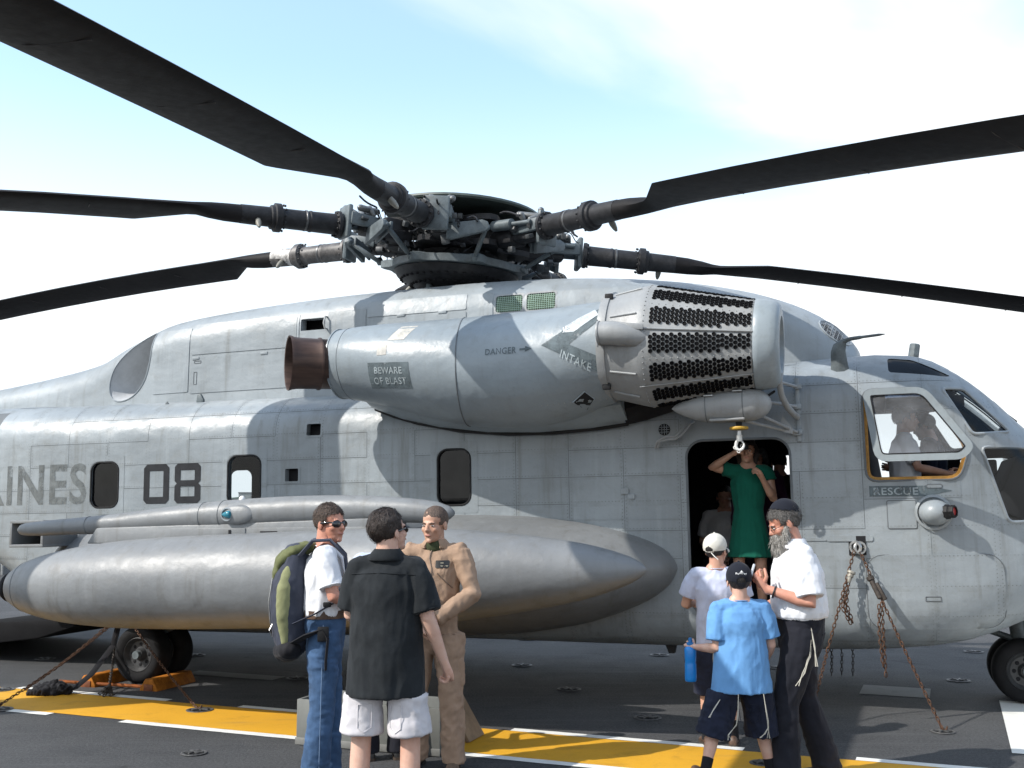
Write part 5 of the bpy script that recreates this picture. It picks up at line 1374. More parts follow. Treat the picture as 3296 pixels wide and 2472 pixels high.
        if style == 'bob':
            hb = MB()
            for s in (-1, 1): hb.cap_tube([(s * .07, -.02, .05), (s * .082, -.02, -.03), (s * .07, -.03, -.12)], [.03, .034, .02], 10, .8)
            hb.cap_tube([(0, -.08, .03), (0, -.09, -.06), (0, -.08, -.14)], [.06, .06, .03], 12, .5); q = remesh(hb, .008, 2); wrinkle(q, .004, (40, 40, 8), 2); hobj(q, 'hair_length', hm, 180)
    if cap:
        cm, brim_dir, strap = cap; cb = MB()
        cb.ell((0, -.012, .040), (.0765 + .014, .097 + .014, .086 + .018), None, 110, 80); q = cb.mesh('cap'); bm = bmesh.new(); bm.from_mesh(q)
        kill = [f for f in bm.faces if f.calc_center_median().z < .022 - .10 * (-f.calc_center_median().y * brim_dir) * .0 + (-.012 if f.calc_center_median().y * brim_dir < 0 else .012)]
        if strap:
            kill += [f for f in bm.faces if f not in kill and f.calc_center_median().y * brim_dir < -.05 and abs(f.calc_center_median().x) < .032 and f.calc_center_median().z < .052 - abs(f.calc_center_median().x) * .6]
        bmesh.ops.delete(bm, geom=kill, context='FACES')
        for v in bm.verts: v.co += v.normal * noise.noise(v.co * 25) * .002
        bm.to_mesh(q); bm.free(); co_ = hobj(q, 'cap', cm, 180)
        e = MB(); rg = []
        for i in range(13):
            a = rad(-62 + 124 * i / 12); x = .092 * math.sin(a); y = brim_dir * (.100 * math.cos(a) - .012); ext = .075 * max(.0, math.cos(a * 1.35)) ** .6
            R_ = [Vector((x, y, .020 - .008 * abs(math.sin(a)))), Vector((x * 1.02, y + brim_dir * ext * .5, .024 - .018 * abs(math.sin(a)))), Vector((x * 1.0, y + brim_dir * ext, .014 - .028 * abs(math.sin(a)))),
                  Vector((x * 1.0, y + brim_dir * ext, .010 - .028 * abs(math.sin(a)))), Vector((x, y, .014 - .008 * abs(math.sin(a))))]
            rg.append(R_)
        e.loft(rg, False, False); hobj(e, 'cap_brim', cm, 40)
        e = MB(); e.ell((0, -.012, .146), (.009, .009, .006), None, 10, 6); hobj(e, 'cap_button', cm)
        if strap:
            e = MB(); e.tube([(-.036, -brim_dir * .100, .006), (0, -brim_dir * .114, .004), (.036, -brim_dir * .100, .006)], [.008, .008, .008], 6, .35); hobj(e, 'cap_strap', cm)
    # ---- upper garment
    out = {'root': root, 'head': HMx, 'V': V, 'hobj': hobj}; kwb = {}
    if top:
        tm, hem, slv, tg_, kw = (list(top) + [{}])[:5]; b = MB(); G_ = g * tg_
        hp = Vector((pel.x, pel.y, hem))
        axis = [hp, pel.lerp(ch, .30) if hem < pel.z + .08 else hp.lerp(ch, .3), pel.lerp(ch, .68), ch + Vector((0, 0, -.02)), ch.lerp(nk, .45), ch.lerp(nk, .75), nk + Vector((0, 0, kw.get('neck', -.012)))]
        b.tube(axis, [kw.get('hemr', .185) * G_, .172 * G_ * kw.get('waist', 1), .180 * G_, .192 * G_, .165 * G_, .10, .066], 26, [.76, .78, .75, .70, .66, .75, .95])
        for s in 'lr':
            sh, el, wr = V['sh' + s], V['el' + s], V['wr' + s]
            b.cap_tube([nk + Vector((0, -.01, kw.get('neck', -.012) - .03)), nk.lerp(sh, .45) + Vector((0, -.005, -.035)), sh + Vector((0, 0, -.012))], [.058, .066, .066], 12)
            if slv <= 1: e1 = sh.lerp(el, slv); b.cap_tube([ch.lerp(nk, .50), sh.lerp(ch, .10), sh.lerp(e1, .35)], [.072, .070, .068], 14); b.tube([sh.lerp(ch, .06), sh.lerp(e1, .4), e1], [.066, .070 * kw.get('sl', 1), .074 * kw.get('sl', 1)], 16)
            else: b.cap_tube([ch.lerp(nk, .50), sh, sh.lerp(el, .4)], [.072, .078, .070], 14); b.tube([sh, sh.lerp(el, .5), el, el.lerp(wr, .5), el.lerp(wr, min(.95, slv - 1))], [.076, .070, .064, .056, .050], 14)
        q = remesh(b, voxel, 3); wrinkle(q, kw.get('amp', .007), kw.get('wsc', (9, 9, 3.2)), sum(map(ord, label)) % 17, .0006); o = mkobj(kw.get('name', 'shirt'), q, tm, root, 180); out['top'] = o
        if kw.get('collar'):
            e = MB(); rg = []
            for i in range(19):
                a = rad(-150 + 300 * i / 18) + math.pi; c, s_ = math.sin(a), math.cos(a); n0 = nk + Vector((0, 0, .0))
                rg.append([n0 + Vector((c * .062, s_ * .062, .035)), n0 + Vector((c * .070, s_ * .070, .036)), n0 + Vector((c * .112, s_ * .100, -.012)), n0 + Vector((c * .110, s_ * .096, -.026)), n0 + Vector((c * .066, s_ * .066, -.020))])
            e.loft(rg, True, True); e.build('collar', tm, root, 50)
    if bottom:
        bm_, hem, bg, kw = (list(bottom) + [{}])[:4]; b = MB(); kwb = kw
        b.cap_tube([pel + Vector((0, 0, -.05)), pel + Vector((0, 0, .06)), pel + Vector((0, 0, kw.get('rise', .11)))], [.155 * g * bg, .165 * g * bg, .158 * g * bg], 20, .76)
        for s in 'lr':
            hi, kn, an = V['hi' + s], V['kn' + s], V['an' + s]
            if kw.get('long', True): b.tube([hi + Vector((0, 0, .03)), hi.lerp(kn, .2), hi.lerp(kn, .8), kn, kn.lerp(an, .4), kn.lerp(an, .85), an + Vector((0, 0, -.035))], [.098 * bg, .102 * bg, .080 * bg, .075 * bg, .076 * bg, .076 * bg * kw.get('flare', 1), .080 * bg * kw.get('flare', 1)], 16)
            else:
                f = (hi.z - hem) / max(.05, hi.z - kn.z)
                e1 = hi.lerp(kn, f) if f <= 1 else kn.lerp(an, (kn.z - hem) / (kn.z - an.z))
                b.tube([hi + Vector((0, 0, .04)), hi.lerp(e1, .25), hi.lerp(e1, .6), e1], [.100 * bg, .106 * bg, .104 * bg, .106 * bg * kw.get('flare', 1)], 18)
        q = remesh(b, voxel, 3); wrinkle(q, kw.get('amp', .006), kw.get('wsc', (7, 7, 6)), sum(map(ord, label)) % 13 + 3, .0005); out['bottom'] = mkobj(kw.get('name', 'trousers'), q, bm_, root, 180)
    if shoes:
        sm, sock, boot = (list(shoes) + [None, 0])[:3]
        for s in 'lr':
            an = V['an' + s]; kn = V['kn' + s]; tw = rad(J['t' + s]); lift = J.get('lift' + s, 0)
            R3 = Matrix.Rotation(tw, 3, 'Z') @ Matrix.Rotation(rad(-lift), 3, 'X'); base = Vector((an.x, an.y, an.z - .085))
            ctr = Vector((an.x, an.y, an.z))
            b = MB(); rg = []
            for y, w, hgt in ((-.078, .022, .040), (-.07, .034, .075), (-.03, .037, .095), (.03, .040, .078), (.09, .046, .058), (.14, .044, .048), (.175, .030, .036), (.185, .012, .024)):
                rg.append([ctr + R3 @ Vector((w * math.cos(a), y, -.085 + max(.004, hgt * .5 + hgt * .5 * math.sin(a)))) for a in (2 * math.pi * i / 14 for i in range(14))])
            b.loft(rg); 
            if boot: b.tube([ctr + Vector((0, -.01, -.03)), ctr + Vector((0, -.012, .10))], [.046, .050], 12)
            b.build('shoe', sm, root, 60)
            b = MB(); rg = []
            for y, w in ((-.082, .020), (-.07, .037), (.03, .043), (.10, .049), (.15, .046), (.185, .022)): rg.append([ctr + R3 @ Vector((x * w, y, z)) for x, z in ((-1, -.085), (1, -.085), (1, -.066), (-1, -.066))])
            b.loft(rg); b.build('sole', M_BLACK if boot else mat('sole_brown', (.05, .035, .025), .8), root, 30)
            if sock:
                b = MB(); b.tube([ctr + Vector((0, 0, -.04)), ctr.lerp(kn, .08), ctr.lerp(kn, .16), ctr.lerp(kn, .30)], [.047, .046, .045, .047], 14); b.build('sock', sock, root, 60)
    body = [c for c in root.children if c.name.startswith('body')][0]
    def bare(p):
        for s in 'lr':
            sh, el, wr = V['sh' + s], V['el' + s], V['wr' + s]; e1 = sh.lerp(el, min(slv, 1.) - .06)
            for a, c in ((e1, el), (el, wr + (wr - el) * .5)):
                if slv > 1: continue
                d = c - a; t = max(0, min(1, (p - a).dot(d) / d.length_squared))
                if (a + d * t - p).length < .066 and (t > 0 or a is el): return True
            if slv > 1 and (p - wr).length < .12: return True
        return False
    if top:
        slv = top[2]; hem = top[1]; nkz = nk.z + (list(top) + [{}])[4].get('neck', -.012) - .006
        tuck(body.data, out['top'].data, lambda p: p.z > hem + .015 and (p.z < nkz or (p.z < nk.z + .06 and math.hypot(p.x - nk.x, p.y - nk.y) > .088)) and not bare(p))
        if bottom:
            bz = pel.z + kwb.get('rise', .11)
            if hem < bz - .12: tuck(out['bottom'].data, out['top'].data, lambda p: p.z > hem + .012, .008, .06)
            else: tuck(out['top'].data, out['bottom'].data, lambda p: p.z < bz - .012 and not bare(p), .006, .06)
    if bottom:
        hm_ = bottom[1] if not kwb.get('long', True) else 0
        tuck(body.data, out['bottom'].data, lambda p: p.z < .9 and p.z > hm_ + .02 and abs(p.x) < .30 and min((p - V['wrl']).length, (p - V['wrr']).length) > .2)
    return out

# ---- garments
C_WHITE = cloth('white_cotton', (.74, .75, .78)); C_JEAN = cloth('blue_denim', (.055, .105, .20), .35, weave=300); C_BLACK = cloth('black_linen', (.020, .023, .026), .3)
C_SHORT = cloth('stone_cotton', (.58, .56, .58)); C_TAN = cloth('tan_flight_suit', (.345, .235, .165), .18); C_LAV = cloth('lavender_jersey', (.50, .53, .66)); C_BLUE = cloth('sky_blue_jersey', (.135, .31, .58))
C_NAVY = cloth('navy_cotton', (.018, .022, .040), .3); C_DARK = cloth('dark_suiting', (.018, .019, .026), .25); C_GREEN = cloth('green_dress', (.008, .105, .070)); C_OLIVE = cloth('olive_tee', (.05, .06, .03))
C_CAPW = cloth('off_white_cap', (.62, .60, .54)); C_CAPN = cloth('navy_cap', (.014, .016, .024)); C_PLUM = cloth('plum_cloth', (.045, .015, .040)); C_SOCK = cloth('black_sock', (.014, .014, .017)); C_PALE = cloth('pale_blue_shirt', (.50, .57, .72))
M_BROWN = mat('brown_leather', (.085, .048, .03), .55, var=.3, scale=20); M_BOOT = mat('tan_boot', (.13, .085, .055), .7, var=.3, scale=20); M_BSHOE = mat('black_leather', (.016, .015, .015), .4)
H_BROWN = hair_mat('brown_hair', (.060, .036, .024)); H_DKBR = hair_mat('dark_brown_hair', (.030, .018, .013)); H_GREY = hair_mat('greying_hair', (.085, .078, .072)); H_BLK = hair_mat('black_hair', (.012, .010, .010)); H_BEARD = hair_mat('grey_beard', (.30, .285, .26))
def at_local(x, y): p = h2w(x, y, 0); return (p.x, p.y)
def wpos(P, v):
    """a point of a figure's own frame in world space"""
    r = P['root']; return Matrix.Translation(r.location) @ r.rotation_euler.to_matrix().to_4x4() @ Matrix.Diagonal((*r.scale, 1)) @ Vector(v)

# ---- man with sunglasses and rucksack
A = person('man in sunglasses, white T-shirt and blue jeans wearing a rucksack', (-1.21, 7.0), -82, 1.80,
    dict(hy=-44, hp=2, elr=(.255, .06, 1.18), wrr=(.10, .27, 1.10), ell=(-.25, .05, 1.17), wrl=(-.10, .27, 1.08), anl=(-.13, .03, .085), anr=(.12, -.04, .085), knl=(-.115, .04, .5), knr=(.11, .0, .5), girth=1.05),
    (C_WHITE, .97, .78, 1.02, dict(hemr=.145, amp=.009)), (C_JEAN, 0, 1.04, dict(name='jeans', amp=.007, wsc=(6, 6, 9), flare=1.08)), (M_BROWN, None), skin=SKIN_R, hair=('short', H_BROWN), shades=True)
b = MB(); b.loft([[Vector(((.186 * math.cos(a)), .146 * math.sin(a), z)) for a in (2 * math.pi * i / 28 for i in range(28))] for z in (1.035, 1.085)], True, False); b.build('belt', M_BROWN, A['root'], 60)
b = MB(); b.tube([(.19, .0, 1.0), (.205, -.005, .6), (.20, -.01, .12)], .003, 4); b.build('jean_seam', mat('seam_thread', (.10, .16, .26), .8), A['root'])
# rucksack: hangs on the man, so it is a thing of its own
bp = empty('backpack', A['root'].location, A['root'].rotation_euler, 'grey and olive rucksack with olive top flap on man in white T-shirt', 'backpack')
C_SLATE = cloth('slate_nylon', (.050, .056, .078), .2, .6); C_MOSS = cloth('moss_nylon', (.115, .125, .055), .2, .65); C_PALEG = cloth('pale_olive_nylon', (.24, .25, .13), .2, .65); C_STRAP = cloth('black_webbing', (.014, .014, .017), .2, .7)
def pad(name, P, R_, m, parent, flat=1., amp=.004, seed=1):
    q = MB(); q.cap_tube(P, R_, 18, flat); me = remesh(q, .010, 3); wrinkle(me, amp, (12, 12, 8), seed); return mkobj(name, me, m, parent, 180)
pad('main_bag', [(0, -0.206, .92), (0, -0.224, 1.08), (0, -0.221, 1.26), (0, -0.200, 1.40)], [.135, .155, .150, .12], C_SLATE, bp, .80)
pad('front_pocket', [(0, -0.276, .93), (0, -0.293, 1.06), (0, -0.287, 1.20), (0, -0.264, 1.30)], [.085, .105, .10, .07], C_SLATE, bp, .55, seed=2)
for s in (-1, 1): pad('side_panel', [(s * .105, -0.235, .90), (s * .125, -0.253, 1.08), (s * .12, -0.250, 1.24), (s * .10, -0.226, 1.36)], [.027, .041, .041, .028], C_PALEG, bp, 1.15, seed=3 + s)
pad('top_flap', [(.0, -0.160, 1.475), (0, -0.221, 1.455), (0, -0.279, 1.40), (0, -0.299, 1.34)], [.105, .115, .10, .07], C_MOSS, bp, .40, .010, 5)
pad('lower_pocket', [(-.1, -0.209, .85), (0, -0.232, .835), (.1, -0.209, .85)], [.075, .09, .075], C_STRAP, bp, .8, seed=6)
for s in (-1, 1):
    b = MB(); b.tube([(s * .10, -0.160, 1.44), (s * .125, -0.080, 1.535), (s * .13, .03, 1.54), (s * .135, .125, 1.44), (s * .15, .145, 1.28), (s * .185, .08, 1.16), (s * .20, -0.060, 1.08), (s * .16, -0.190, 1.02)], [.035, .036, .036, .034, .030, .020, .016, .016], 8, .32); b.build('shoulder_strap', C_SLATE, bp, 60)
    b = MB(); b.tube([(s * .12, -0.180, .90), (s * .19, -0.100, .95), (s * .205, .0, .99), (s * .215, .03, .93), (s * .22, .02, .80), (s * .22, .02, .74)], [.04, .045, .028, .026, .024, .024], 8, .3); b.build('hip_strap', C_STRAP, bp, 60)
    b = MB(); b.box((s * .205, .02, 1.14), (.02, .05, .03)); b.box((s * .215, .0, .96), (.03, .07, .09)); tag(b.build('buckles', M_BLACK, bp, bevel=.006), kind='stuff')
for z0_, z1_, y_ in ((1.0, 1.3, -.35), (.93, 1.02, -.34)):
    b = MB(); b.tube([(.06, y_ + .02, z1_), (.075, y_, (z0_ + z1_) / 2), (.05, y_ + .015, z0_)], .004, 5); b.build('zip', M_STEEL, bp)

# ---- man in black shirt seen from behind
B = person('man in black short-sleeved shirt and pale shorts seen from behind', (-.688, 5.95), -10, 1.775,
    dict(hy=-36, hp=12, head=(0, .015, 1.618), elr=(.240, -.02, 1.15), wrr=(.310, .07, .91), ell=(-.215, .03, 1.16), wrl=(-.17, .24, 1.08), girth=.95, curl=1.15, shl=(-.160, 0, 1.43), shr=(.160, 0, 1.43), hil=(-.115, 0, .92), hir=(.115, 0, .92), knl=(-.135, .0, .49), knr=(.14, .01, .49), anl=(-.14, -.04, .085), anr=(.15, -.03, .085)),
    (C_BLACK, .735, .86, 1.12, dict(hemr=.205, waist=1.08, collar=True, amp=.008, wsc=(8, 8, 2.2), sl=1.10, neck=.005)), (C_SHORT, .535, 1.03, dict(long=False, name='shorts', flare=1.10, amp=.0065)), (M_BROWN, C_SOCK), skin=SKIN_L, hair=('full', H_DKBR), shades=True)
b = MB(); BR = Ref(B['top'].data); b.tube([on(BR, -.18 + .36 * i / 12, 1.40 - .012 * abs(i - 6) / 6, .002) for i in range(13)], .0028, 5); b.build('yoke_seam', C_BLACK, B['root'])

# ---- airman in tan flight suit
C_ = person('airman in tan flight suit with hands clasped, close-cropped hair', (-.53, 7.45), 168, 1.785,
    dict(hy=-14, hp=-3, ell=(-.285, .05, 1.165), wrl=(-.045, .235, .985), elr=(.285, .05, 1.165), wrr=(.035, .25, .965), hdl=(.8, .35, -.35), hdr=(-.7, .4, -.45), hnl=(-.3, .9, .2), hnr=(.3, .9, .2), curl=.9, anl=(-.15, .03, .085), anr=(.13, -.04, .085), knl=(-.13, .04, .5), knr=(.12, .03, .5), girth=.95, shl=(-.172, 0, 1.43), shr=(.172, 0, 1.43)),
    (C_TAN, .88, 1.88, 1.0, dict(name='flight_suit_top', hemr=.165, waist=.95, collar=True, amp=.009, wsc=(10, 10, 6), neck=-.02)), (C_TAN, 0, 1.06, dict(name='flight_suit_legs', amp=.010, wsc=(8, 8, 8), rise=.14, flare=.95)), (M_BOOT, None, 1), skin=SKIN_T, hair=('buzz', hair_mat('cropped_hair', (.105, .066, .046))))
CR = Ref(C_['top'].data)
b = MB(); b.tube([on(CR, .012 * math.sin(i), 1.46 - .5 * i / 16, .004, 1) for i in range(17)], .004, 5); b.build('zip', mat('suit_zip', (.16, .11, .08), .6), C_['root'])
mkobj('name_patch', patch(rrect(-.125, -.035, 1.335, 1.385, .006, 2), CR, .006, .03, 1), mat('black_patch', (.012, .012, .012), .5), C_['root'])
for x, z in ((-.108, 1.348), (-.075, 1.348), (-.08, 1.368)):
    b = MB(); b.box(on(CR, x, z, .008, 1), (.022, .002, .006)); b.build('patch_lettering', mat('patch_gold', (.30, .28, .22), .5), C_['root'])
for P_ in (((-.05, 1.30), (-.145, 1.20)), ((.05, 1.30), (.145, 1.20))):
    b = MB(); b.tube([on(CR, P_[0][0] + (P_[1][0] - P_[0][0]) * i / 5, P_[0][1] + (P_[1][1] - P_[0][1]) * i / 5, .003, 1) for i in range(6)], .0045, 5); b.build('chest_zip', MATS['suit_zip'], C_['root'])
b = MB(); b.loft([[Vector((.170 * math.cos(a), .132 * math.sin(a), z)) for a in (2 * math.pi * i / 28 for i in range(28))] for z in (1.04, 1.085)], True, False); b.build('waistband', C_TAN, C_['root'], 60)
b = MB(); b.ell((0, .055, 1.475), (.055, .03, .05), None, 16, 10); b.build('undershirt', C_OLIVE, C_['root'])
for s in (-1, 1):
    pad('leg_pocket', [(s * .175, .05, .70), (s * .18, .05, .58)], [.05, .05], C_TAN, C_['root'], .5, .004, 8)
pad('sleeve_pocket', [(-.275, .035, 1.27), (-.30, .045, 1.21)], [.026, .026], C_TAN, C_['root'], .8, .003, 9)

# ---- person half hidden behind the man in black
D = person('person in pale blue lettered shirt almost hidden behind the man in black', (-.905, 7.72), 14, 1.70,
    dict(hy=-20, wrr=(.12, .26, 1.1), wrl=(-.12, .26, 1.1)), (C_PALE, .90, .8, 1.05, {}), (C_DARK, 0, 1.05), (M_BSHOE,), hair=('short', H_DKBR), voxel=.011, face=False)
DR = Ref(D['top'].data)
lettering('JOD', [(-.10, 1.30), (.10, 1.30), (.10, 1.36), (-.10, 1.36)], DR, C_DARK, D['root'], .006, .02)

# ---- boy in white cap
E_ = person('boy in off-white cap and lavender grey T-shirt facing the open door', (1.545, 8.15), -6, 1.545,
    dict(hy=-32, hp=4, ell=(-.27, .05, 1.17), wrl=(-.20, .26, 1.16), elr=(.25, .05, 1.17), wrr=(.16, .26, 1.16), hs=1.10, head=(0, .02, 1.632), girth=.97),
    (C_LAV, .82, .72, 1.08, dict(hemr=.172, sl=1.12, amp=.008)), (C_NAVY, .42, 1.08, dict(long=False, name='shorts')), (M_BROWN, C_SOCK), skin=SKIN, hair=('short', H_BLK), cap=(C_CAPW, 1, True), child=1)
hb = MB(); hb.tube([(.02, -.118, .0), (.05, -.128, -.025), (.08, -.125, -.05)], [.006, .007, .006], 6, .4); E_['hobj'](hb, 'strap_end', C_CAPW)

# ---- boy in blue T-shirt, bottle in hand
F_ = person('boy in navy cap, sky blue T-shirt and navy shorts holding a bottle', (1.462, 6.95), 2, 1.385,
    dict(hy=-4, hp=3, ell=(-.205, -.03, 1.10), wrl=(-.335, .13, 1.09), hdl=(-.75, .6, .1), hnl=(-.5, -.6, .3), curl=.95, elr=(.25, .0, 1.12), wrr=(.22, .17, .93), hs=1.16, head=(0, .02, 1.632), anl=(-.34, -.10, .13), knl=(-.215, .04, .50), anr=(.245, .06, .085), knr=(.165, .08, .50), liftl=-24, tl=14, tr=-12, girth=.98),
    (C_BLUE, .755, .80, 1.14, dict(hemr=.225, waist=1.12, sl=1.22, amp=.009, wsc=(8, 8, 2.6))), (C_NAVY, .405, 1.26, dict(long=False, name='shorts', flare=1.08, amp=.009)), (M_BROWN, C_SOCK), skin=SKIN_L, hair=('short', H_BLK), cap=(C_CAPN, 1, True), child=1)
FR = F_['hobj']
lt_me = text_geo('FunDay', .02)
for v in lt_me.vertices:
    x, z = (v.co.x - .5) * .078, .062 + v.co.y * .016 + (.004 if abs(v.co.x - .5) < .2 else 0); yy = -.012 - .113 * math.sqrt(max(0, 1 - (x / .0925) ** 2 - ((z - .04) / .106) ** 2)); v.co = (x, yy, z)
FR(lt_me, 'cap_lettering', mat('white_thread', (.70, .70, .70), .6), None)
b = MB(); b.add([(-.012, -.122, .080), (.012, -.122, .080), (0, -.118, .096)], [(0, 1, 2)]); FR(b, 'cap_emblem', MATS['white_thread'], None)
def fringe(P, pts, name='tassel'):
    b = MB(); rr_ = random.Random(len(pts))
    for i in range(3):
        q = [Vector(p) + Vector((rr_.uniform(-.006, .006) * (j > 0), rr_.uniform(-.004, .004), 0)) * (1 + j * .6) for j, p in enumerate(pts)]
        b.tube(q, .0028, 4)
    return tag(b.build(name, mat('tassel_wool', (.46, .44, .38), .9), P['root']), kind='stuff')
fringe(F_, [(-.075, -.185, .76), (-.085, -.19, .62), (-.095, -.17, .52), (-.14, -.16, .44), (-.15, -.16, .40)]); fringe(F_, [(.13, -.18, .76), (.155, -.185, .55), (.17, -.175, .48), (.165, -.165, .41)]); fringe(F_, [(.16, -.185, .50), (.13, -.18, .45), (.09, -.175, .42)])
fringe(E_, [(-.05, -.15, .83), (-.055, -.165, .74), (-.06, -.16, .66)])
fringe(F_, [(-.20, -.12, .72), (-.26, -.15, .65), (-.32, -.18, .58)])
w = wpos(F_, (-.385, .165, 1.065)); 
bo = empty('water_bottle', w + Vector((0, 0, -.20)), (0, 0, 0), 'translucent blue plastic sports bottle in the boy\'s left hand', 'bottle')
m, nt, N, L, bs = new_mat('blue_plastic'); L.new(mixc(nt, nz(nt, objc(nt), 8, 3), (.01, .17, .50), (.015, .24, .62)), bs.inputs['Base Color']); bs.inputs['Roughness'].default_value = .28; bs.inputs['Subsurface Weight'].default_value = .15; bs.inputs['Subsurface Radius'].default_value = (.01, .02, .03); M_BOT = m
b = MB(); b.lathe([(0, 0), (0, .034), (.006, .038), (.02, .039), (.11, .037), (.12, .035), (.13, .037), (.20, .039), (.215, .034), (.225, .022)], (0, 0, 0), (0, 0, 1), 20); b.build('bottle_body', M_BOT, bo, 40)
b = MB(); b.lathe([(.222, .024), (.245, .024), (.248, .013), (.275, .012), (.278, 0)], (0, 0, 0), (0, 0, 1), 14); b.build('bottle_cap', mat('blue_cap', (.015, .16, .42), .4), bo, 40)

# ---- bearded man reading his phone
G = person('bearded man in white shirt, dark trousers and black skullcap reading a phone', (1.885, 7.10), 84, 1.80,
    dict(hp=-24, hy=6, head=(0, .080, 1.625), neck=(0, .025, 1.490), chest=(0, .01, 1.33), ell=(-.265, -.03, 1.13), wrl=(-.19, .235, 1.215), hdl=(.15, .55, .75), hnl=(-.75, .5, -.2), curl=.9, elr=(.24, .02, 1.13), wrr=(.06, .30, 1.04), anl=(-.11, .13, .085), knl=(-.11, .12, .5), anr=(.11, -.16, .085), knr=(.11, -.03, .5), girth=1.10),
    (C_WHITE, .985, .86, 1.10, dict(hemr=.172, waist=1.09, collar=True, amp=.010, wsc=(9, 9, 4), sl=1.18, neck=-.01)), (C_DARK, 0, 1.12, dict(amp=.007, rise=.09, flare=1.05)), (M_BSHOE,), skin=SKIN_R, hair=('short', H_GREY))
gb = MB(); gb.ell((0, .05, -.085), (.056, .040, .040)); gb.cap_tube([(0, .070, -.085), (0, .092, -.13), (0, .095, -.185), (0, .088, -.24), (0, .075, -.285)], [.054, .056, .050, .036, .014], 14, .85)
for s in (-1, 1): gb.cap_tube([(s * .066, .02, -.02), (s * .062, .035, -.06), (s * .04, .06, -.10)], [.012, .020, .030], 10)
gb.cap_tube([(-.032, .090, -.052), (0, .102, -.047), (.032, .090, -.052)], .0085, 8)
q = remesh(gb, .006, 2); wrinkle(q, .010, (34, 34, 9), 4, .002); q = strands(q, 2600, .045, (0, .15, -1), .25, .0018, 3); G['hobj'](q, 'beard', H_BEARD, 180)
gb = MB(); gb.ell((0, -.026, .056), (.087, .096, .092), None, 48, 30); q = gb.mesh('skullcap'); bm = bmesh.new(); bm.from_mesh(q)
bmesh.ops.delete(bm, geom=[f for f in bm.faces if f.calc_center_median().z < .092 + f.calc_center_median().y * .55], context='FACES'); bm.to_mesh(q); bm.free(); G['hobj'](q, 'skullcap', C_CAPN, 180)
gb = MB()
for s in (-1, 1): gb.torus((s * .031, .094, -.006), (s * .2, 1, 0), .017, .0016, 16, 5); gb.tube([(s * .048, .09, -.002), (s * .078, .04, .0), (s * .082, .0, .002)], .0016, 5)
gb.tube([(-.013, .1, -.004), (.013, .1, -.004)], .0016, 5); tag(G['hobj'](gb, 'spectacles', mat('wire_frame', (.03, .028, .026), .6, spec=.2)), kind='stuff')
b = MB(); b.torus((-.203, .185, 1.195), (.07, .26, .09), .036, .006, 18, 6); b.build('watch', M_BSHOE, G['root'])
fringe(G, [(-.19, -.03, 1.0), (-.20, -.03, .90), (-.205, -.02, .80), (-.20, .02, .70), (-.20, .06, .62)]); fringe(G, [(-.19, -.035, 1.0), (-.21, -.05, .86), (-.215, -.06, .74)])
w = wpos(G, (-.150, .315, 1.315))
ph = empty('mobile_phone', w, (rad(18), rad(20), rad(84)), 'silver mobile phone held up by the bearded man', 'phone')
b = MB(); b.box((0, 0, 0), (.05, .016, .105)); b.build('phone_body', mat('phone_silver', (.55, .56, .58), .35, metal=.3), ph, bevel=.005)
b = MB(); b.box((0, -.0085, .015), (.04, .001, .055)); b.build('phone_screen', M_BLACK, ph)

# ---- people in the cabin and the cockpit
H_ = person('woman in green dress standing in the doorway taking a picture', at_local(3.13, -.98), 163, 1.66,
    dict(elr=(.345, .06, 1.47), wrr=(.15, .165, 1.585), hdr=(-.85, .15, .45), hnr=(.4, .6, .6), curl=.9, ell=(-.24, .04, 1.16), wrl=(-.15, .16, 1.35), hs=1.02, girth=.92, hp=4, shr=(.185, .01, 1.45)),
    (C_GREEN, .60, .34, .98, dict(name='dress', hemr=.235, waist=.92, neck=-.055, amp=.007, wsc=(10, 10, 1.8))), None, (M_BROWN,), skin=SKIN_T, hair=('bob', H_DKBR), fem=1, z0=h2w(3.13, -.98, .69).z)
w = wpos(H_, (.03, .17, 1.67)); cm = empty('compact_camera', w, (0, 0, rad(163)), 'small black camera held at the eyes of the woman in green', 'camera')
b = MB(); b.box((0, 0, 0), (.10, .03, .06)); b.build('camera_body', M_BLACK, cm, bevel=.006); b = MB(); b.lathe([(0, .022), (.02, .020), (.021, .012)], (0, .014, 0), (0, 1, 0), 14); b.build('camera_lens', M_STEEL, cm)
C_CAMO = cloth('camouflage', (.075, .075, .05), .6); zf = h2w(3.3, .3, .69).z
person('figure in camouflage in profile against the far opening', at_local(3.30, .42), -22, 1.60, dict(hp=-22, elr=(.22, .08, 1.16), wrr=(.1, .27, 1.1), ell=(-.22, .08, 1.16), wrl=(-.1, .27, 1.1)), (C_CAMO, .85, 1.9, 1.1, {}), (C_CAMO, 0, 1.1), (M_BSHOE,), hair=('short', H_BLK), voxel=.012, face=False, z0=zf)
person('figure in plum clothes standing behind the woman in green', at_local(3.17, -.42), 150, 1.60, dict(), (C_PLUM, .8, 1.9, 1.15, {}), (C_DARK, 0, 1.1), (M_BSHOE,), hair=('bob', H_BLK), voxel=.012, face=False, z0=zf, fem=1)
SIT = dict(knl=(-.13, .42, .95), knr=(.13, .42, .95), anl=(-.13, .44, .53), anr=(.13, .44, .53))
person('seated figure in pale shirt deep inside the cabin doorway', at_local(2.72, .55), 165, 1.74, dict(SIT, wrl=(-.1, .3, 1.0), wrr=(.1, .3, 1.0)), (C_WHITE, .9, .8, 1.08, {}), (C_DARK, 0, 1.05), (M_BSHOE,), hair=('short', H_BLK), voxel=.012, face=False, z0=h2w(2.7, .55, .22).z)
b = MB(); b.box((2.72, .72, .62 + .42), (.6, .45, .06)); b.build('bench', C_OLIVE, HELI, bevel=.02)
